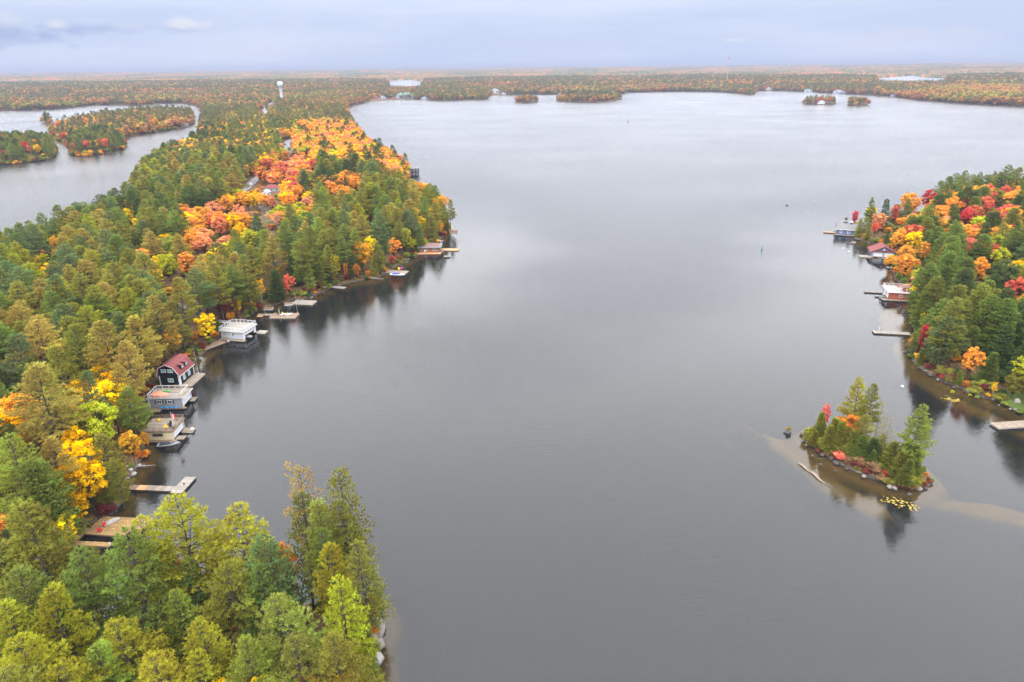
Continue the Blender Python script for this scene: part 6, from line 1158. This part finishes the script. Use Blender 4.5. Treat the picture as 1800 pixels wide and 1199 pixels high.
FARH = [(660,174,20,'redwall','greyroof','red house left of the green-roofed building'),(672,173,24,'white','greyroof','white house on the far shore left of the green-roofed building'),(683,172.5,26,'white','greyroof','large white gabled house beside the green-roofed building'),(692,174,18,'redwall','brownroof','small red house touching the green-roofed building'),(870,164,44,'white','greyroof','long pale building up the far shore beyond the pines'),
        (815,172,26,'greywall','greenroof','grey house behind the dark far-shore pines'),(745,174.5,20,'white','alu','white boathouse at the waterline of the far pines'),(840,173,18,'greywall','brownroof','small boathouse at the end of the far pine point'),(1352,158,24,'white','greyroof','white house at the mouth of the far inlet'),(1422,161,26,'white','greenroof','white boathouse behind the twin islets'),
        (1475,163.5,30,'white','greyroof','white house on the shore between the twin islets'),(1483,164,20,'greywall','greyroof','grey house on the shore between the twin islets'),(1573,170,18,'white','greyroof','small white boathouse on the far east shore'),(985,166,16,'greywall','greyroof','small grey house behind the far round island'),(885,166.5,20,'white','greyroof','white cottage on the water by the far bay'),(1270,161.5,14,'greywall','alu','tiny boathouse on the far northern shore')]
for x, y, w, a, b, lb in FARH: w *= .8; a = 'bluegrey' if a == 'white' else a; house('house', lb, 'house', x, y, 1, w, w * .7, w * .28, w * .2, 0, a, b, 1, win=2)
house('house', 'pale roof showing above the cape maples near the far bay', 'house', 573, 194, 6, 26, 14, 8, 5, .1, 'white', 'alu', 1); house('house', 'long grey roof near the shore of the far bay', 'house', 582, 193, 3, 30, 14, 7, 5, .1, 'greywall', 'greyroof', 1)
# water tower
p = at(492, 145, 60); D_ = 2050; p = np.array([p[0], p[1]]) / np.hypot(p[0], p[1]) * D_; zt = 90 - 18.5 * D_ / FPX
t = thing('water_tower', 'white bulbous water tower above the treetops', 'water tower', (p[0], p[1], 2), 0); zt -= 2
part('tank', MB().lathe([(4.2, zt - 15), (6.6, zt - 12), (7.4, zt - 9), (7.4, zt - 4.5), (6.2, zt - 1.6), (3.0, zt - .2), (.2, zt)], 22), 'towerpaint', t, smooth=True); part('stem', MB().lathe([(6.5, 0), (5.0, 4), (3.8, 10), (3.8, zt - 15.5), (4.2, zt - 14.9)], 18), 'towerpaint', t, smooth=True); part('walkway', MB().lathe([(7.5, zt - 9), (8.0, zt - 9), (8.0, zt - 8.4), (7.5, zt - 8.4)], 22), 'alu', t)
q = _f + (1232 - 900) / FPX * _rt; p = q[:2] / np.hypot(*q[:2]) * 3100; t = thing('radio_mast', 'thin radio mast standing above the far horizon', 'mast', (p[0], p[1], ground1(*p)), 0); zt = 90 + 13 * 3100 / FPX - ground1(*p)
m = MB()
for a in (0, 2.09, 4.19): m.tube([(1.2 * math.cos(a), 1.2 * math.sin(a), 0), (1.2 * math.cos(a), 1.2 * math.sin(a), zt)], .45, 4)
part('lattice', m, 'alu', t, kind='stuff'); part('antenna', MB().box(0, 0, zt - 14, 3.4, 3.4, 4).box(0, 0, zt - 4, 2.6, 2.6, 3), 'redp', t); part('footing', MB().box(0, 0, .5, 5, 5, 1), 'rock_pale', t)
# buoys and floats
def buoy(label, x, y, h, r_, mat):
    p = v2(x, y, 0); t = thing('buoy', label, 'buoy', p); part('float', MB().lathe([(r_ * .5, -.5), (r_, -.1), (r_, .35), (r_ * .4, .5)], 10), mat, t); part('spar', MB().tube([(0, 0, .4), (0, 0, h)], [r_ * .45, r_ * .3], 7), mat, t); part('topmark', MB().lathe([(.05, h), (r_ * .6, h + .05), (.05, h + .5)], 8), mat, t)
buoy('green channel buoy alone in the middle of the lake', 1339, 440, 2.2, .45, 'greenbuoy'); buoy('dark red channel buoy far out on the lake', 1104, 215, 4.5, 1.1, 'redwall')
for x, y, lb in ((1483, 437, 'white mooring float beyond the slate-blue boathouse'), (1492, 443, 'white mooring float closer to the red-gabled boathouse'), (1586, 680, 'small pale mooring float off the east point')):
    t = thing('mooring_float', lb, 'float', v2(x, y, 0)); part('ball', MB().lathe([(.05, -.3), (.35, -.15), (.42, .1), (.3, .38), (.04, .48)], 10), 'white', t, smooth=True); part('ring', MB().tube([(-.08, 0, .46), (0, 0, .6), (.08, 0, .46)], .03, 4), 'alu', t)
# rocks
boulder('boulder', 'lone black rock breaking the open water', v2(1383, 361, .1), 2.4, 1.8, 1.4, 'rock_dark', seed=11)
boulder('boulder', 'dark rock in the water above the slate-blue boathouse', v2(1488, 384, .2), 2.6, 1.8, 1.4, 'rock_dark', seed=12)
boulder('boulder', 'flat dark rock shelf behind the slate-blue boathouse', v2(1487, 391, .2), 4.0, 1.8, 1.2, 'rock_dark', seed=13)
boulder('boulder', 'rounded grey boulder at the west tip of the small island', v2(1414, 762, .4), 2.2, 2.0, 1.5, 'rock', seed=14)
boulder('boulder', 'dark rock crowned with a yellow shrub off the small island', v2(1384, 760, .2), 2.0, 1.6, 1.1, 'rock_dark', seed=15)
boulder('boulder', 'tall white rock on the lawn by the east dock', v2(1788, 706, 1.0), 1.6, 1.2, 2.0, 'rock_pale', seed=16)
boulder('boulder', 'brown ledge rock just below the slate-blue boathouse', v2(1500, 427, .2), 4.0, 2.4, 1.4, 'rock', seed=17); boulder('boulder', 'dark rock ledge at the shore behind the slate-blue boathouse deck', v2(1508, 421, .3), 4.5, 2.0, 1.2, 'rock_dark', seed=18)
boulder('boulder', 'big pale boulder atop the rock slab of the near point', v2(658, 1090, 1.2), 2.2, 2.6, 2.2, 'rock_pale', seed=20); boulder('boulder', 'sloping grey rock slab at the near point waterline', v2(665, 1103, .3), 2.6, 4.5, 1.6, 'rock', seed=21)
boulder('boulder', 'small brown rock at the foot of the near point slab', v2(668, 1118, .2), .9, .9, .7, 'rock', seed=22); boulder('boulder', 'broad pinkish rock slab of the near point shore', v2(655, 1130, .4), 4.2, 4.4, 1.8, 'rock', seed=23); boulder('boulder', 'lower cream-streaked slab of the near point shore', v2(656, 1158, .4), 3.0, 4.2, 1.6, 'rock_pale', seed=24)
# a small yellow shrub on the dark rock
tm, cm, _, bh = LIB['bush'][0][0]; p = v2(1386, 757, .6); o = thing('shrub', 'little yellow shrub growing on a dark rock off the island', 'shrub', p); o.scale = (.4, .4, .4); link('trunk', tm, o); q = link('crown', cm, o); q.color = (.35, .25, .03, 1)
SHORE_ROCKS = [([(1416,780),(1432,793),(1452,806),(1490,826),(1530,843),(1570,859),(1612,868),(1636,858)], 13, 'rocks on the small island shore', 'small grey stone on the small island shoreline', .4, 1.9), ([(1604,640),(1622,654),(1660,672),(1710,694),(1760,711),(1800,728)], 14, 'rocks on the east shore', 'small grey stone along the east shore waterline', .5, 1.5),
               ([(1604,560),(1612,545),(1606,575),(1600,590)], 10, 'pale retaining stones', 'pale stone of the low wall by the long grey dock', .6, 1.3), ([(505,532),(548,524),(572,512)], 14, 'stones on the bare bank', 'stone at the waterline of the bare leaf-strewn bank', .5, 1.5), ([(700,468),(733,450)], 8, 'stones below the log boathouse', 'stone at the waterline left of the log boathouse', .6, 1.6),
               ([(1584,556),(1592,550),(1585,540)], 5, 'dark rocks in the shallows', 'dark rock in the shallows below the red-brown boathouse', 1.0, 2.0), ([(1592,622),(1600,612),(1604,630)], 8, 'rocks off the east point', 'dark rock in the water off the east pine point', .6, 1.3), ([(224,845),(232,830),(246,815)], 6, 'rocks by the T-shaped dock', 'pale rock on the shore above the T-shaped dock', .8, 1.6),
               ([(1425,800),(1438,815),(1452,820)], 4, 'rocks in the island shallows', 'small dark rock in the shallows beside the small island', .5, .9)]
proto = [boulder.__call__('shore_rock', 'x', (0, 0, -50), 1, 1, .8, m, None, 40 + i).data for i, m in enumerate(('rock', 'rock_dark', 'rock_pale', 'rock'))]
for o in [o for o in bpy.data.objects if o.name.startswith('shore_rock')]: bpy.data.objects.remove(o)
for pts, n, g, lb, a, b in SHORE_ROCKS:
    P = densify(np.array([at(*q)[:2] for q in pts]), .3)
    for i in range(n):
        q = P[int((i + .5) / n * len(P))] + RNG.normal(0, .8, 2); s = RNG.uniform(a, b); z = max(.08, ground1(*q)) if ground1(*q) > 0 else .06
        o = link('shore_rock', proto[2 if 'pale' in lb else (1 if 'dark' in lb else (0, 1, 3, 1)[RNG.integers(4)])]); o.location = (q[0], q[1], z); o.scale = (s, s * RNG.uniform(.7, 1.1), s * RNG.uniform(.6, .9)); o.rotation_euler = (0, 0, RNG.uniform(0, 6.28)); tag(o, lb + (', first' if i == 0 else f', {ORD[i]}') + (' from west' if pts[0][0] < pts[-1][0] else ' from east'), 'rock', g)
# lily pads: a scatter of small yellow leaves on the water
def pads(name, label, spots, n):
    q = MB()
    for _ in range(n):
        x, y, sx, sy = spots[RNG.integers(len(spots))]; p = at(x + RNG.normal(0, sx), y + RNG.normal(0, sy), .02); r_ = RNG.uniform(.12, .3); k = 8; a0 = RNG.uniform(0, 6)
        b = len(q.v); q.v += [(p[0] + r_ * math.cos(a0 + j * .72), p[1] + r_ * math.sin(a0 + j * .72), .012 + .002 * RNG.random()) for j in range(k)] + [(p[0], p[1], .02)]; q.f += [(b + j, b + j + 1, b + k) for j in range(k - 1)]
    tag(link(name, q.mesh(name, 'lily')), label, None, None, 'stuff')
MT['lily'] = plain('yellowed_lily_pad', (0.36, 0.27, 0.04), .6, .2, 2, island=.25)
pads('lily_pads', 'yellowed lily pads floating south of the small island', [(1565,880,10,3),(1590,886,8,4),(1605,893,6,2)], 60); pads('lily_pads', 'yellowed lily pads off the east shore', [(1668,700,5,1.5),(1680,704,5,2)], 40)
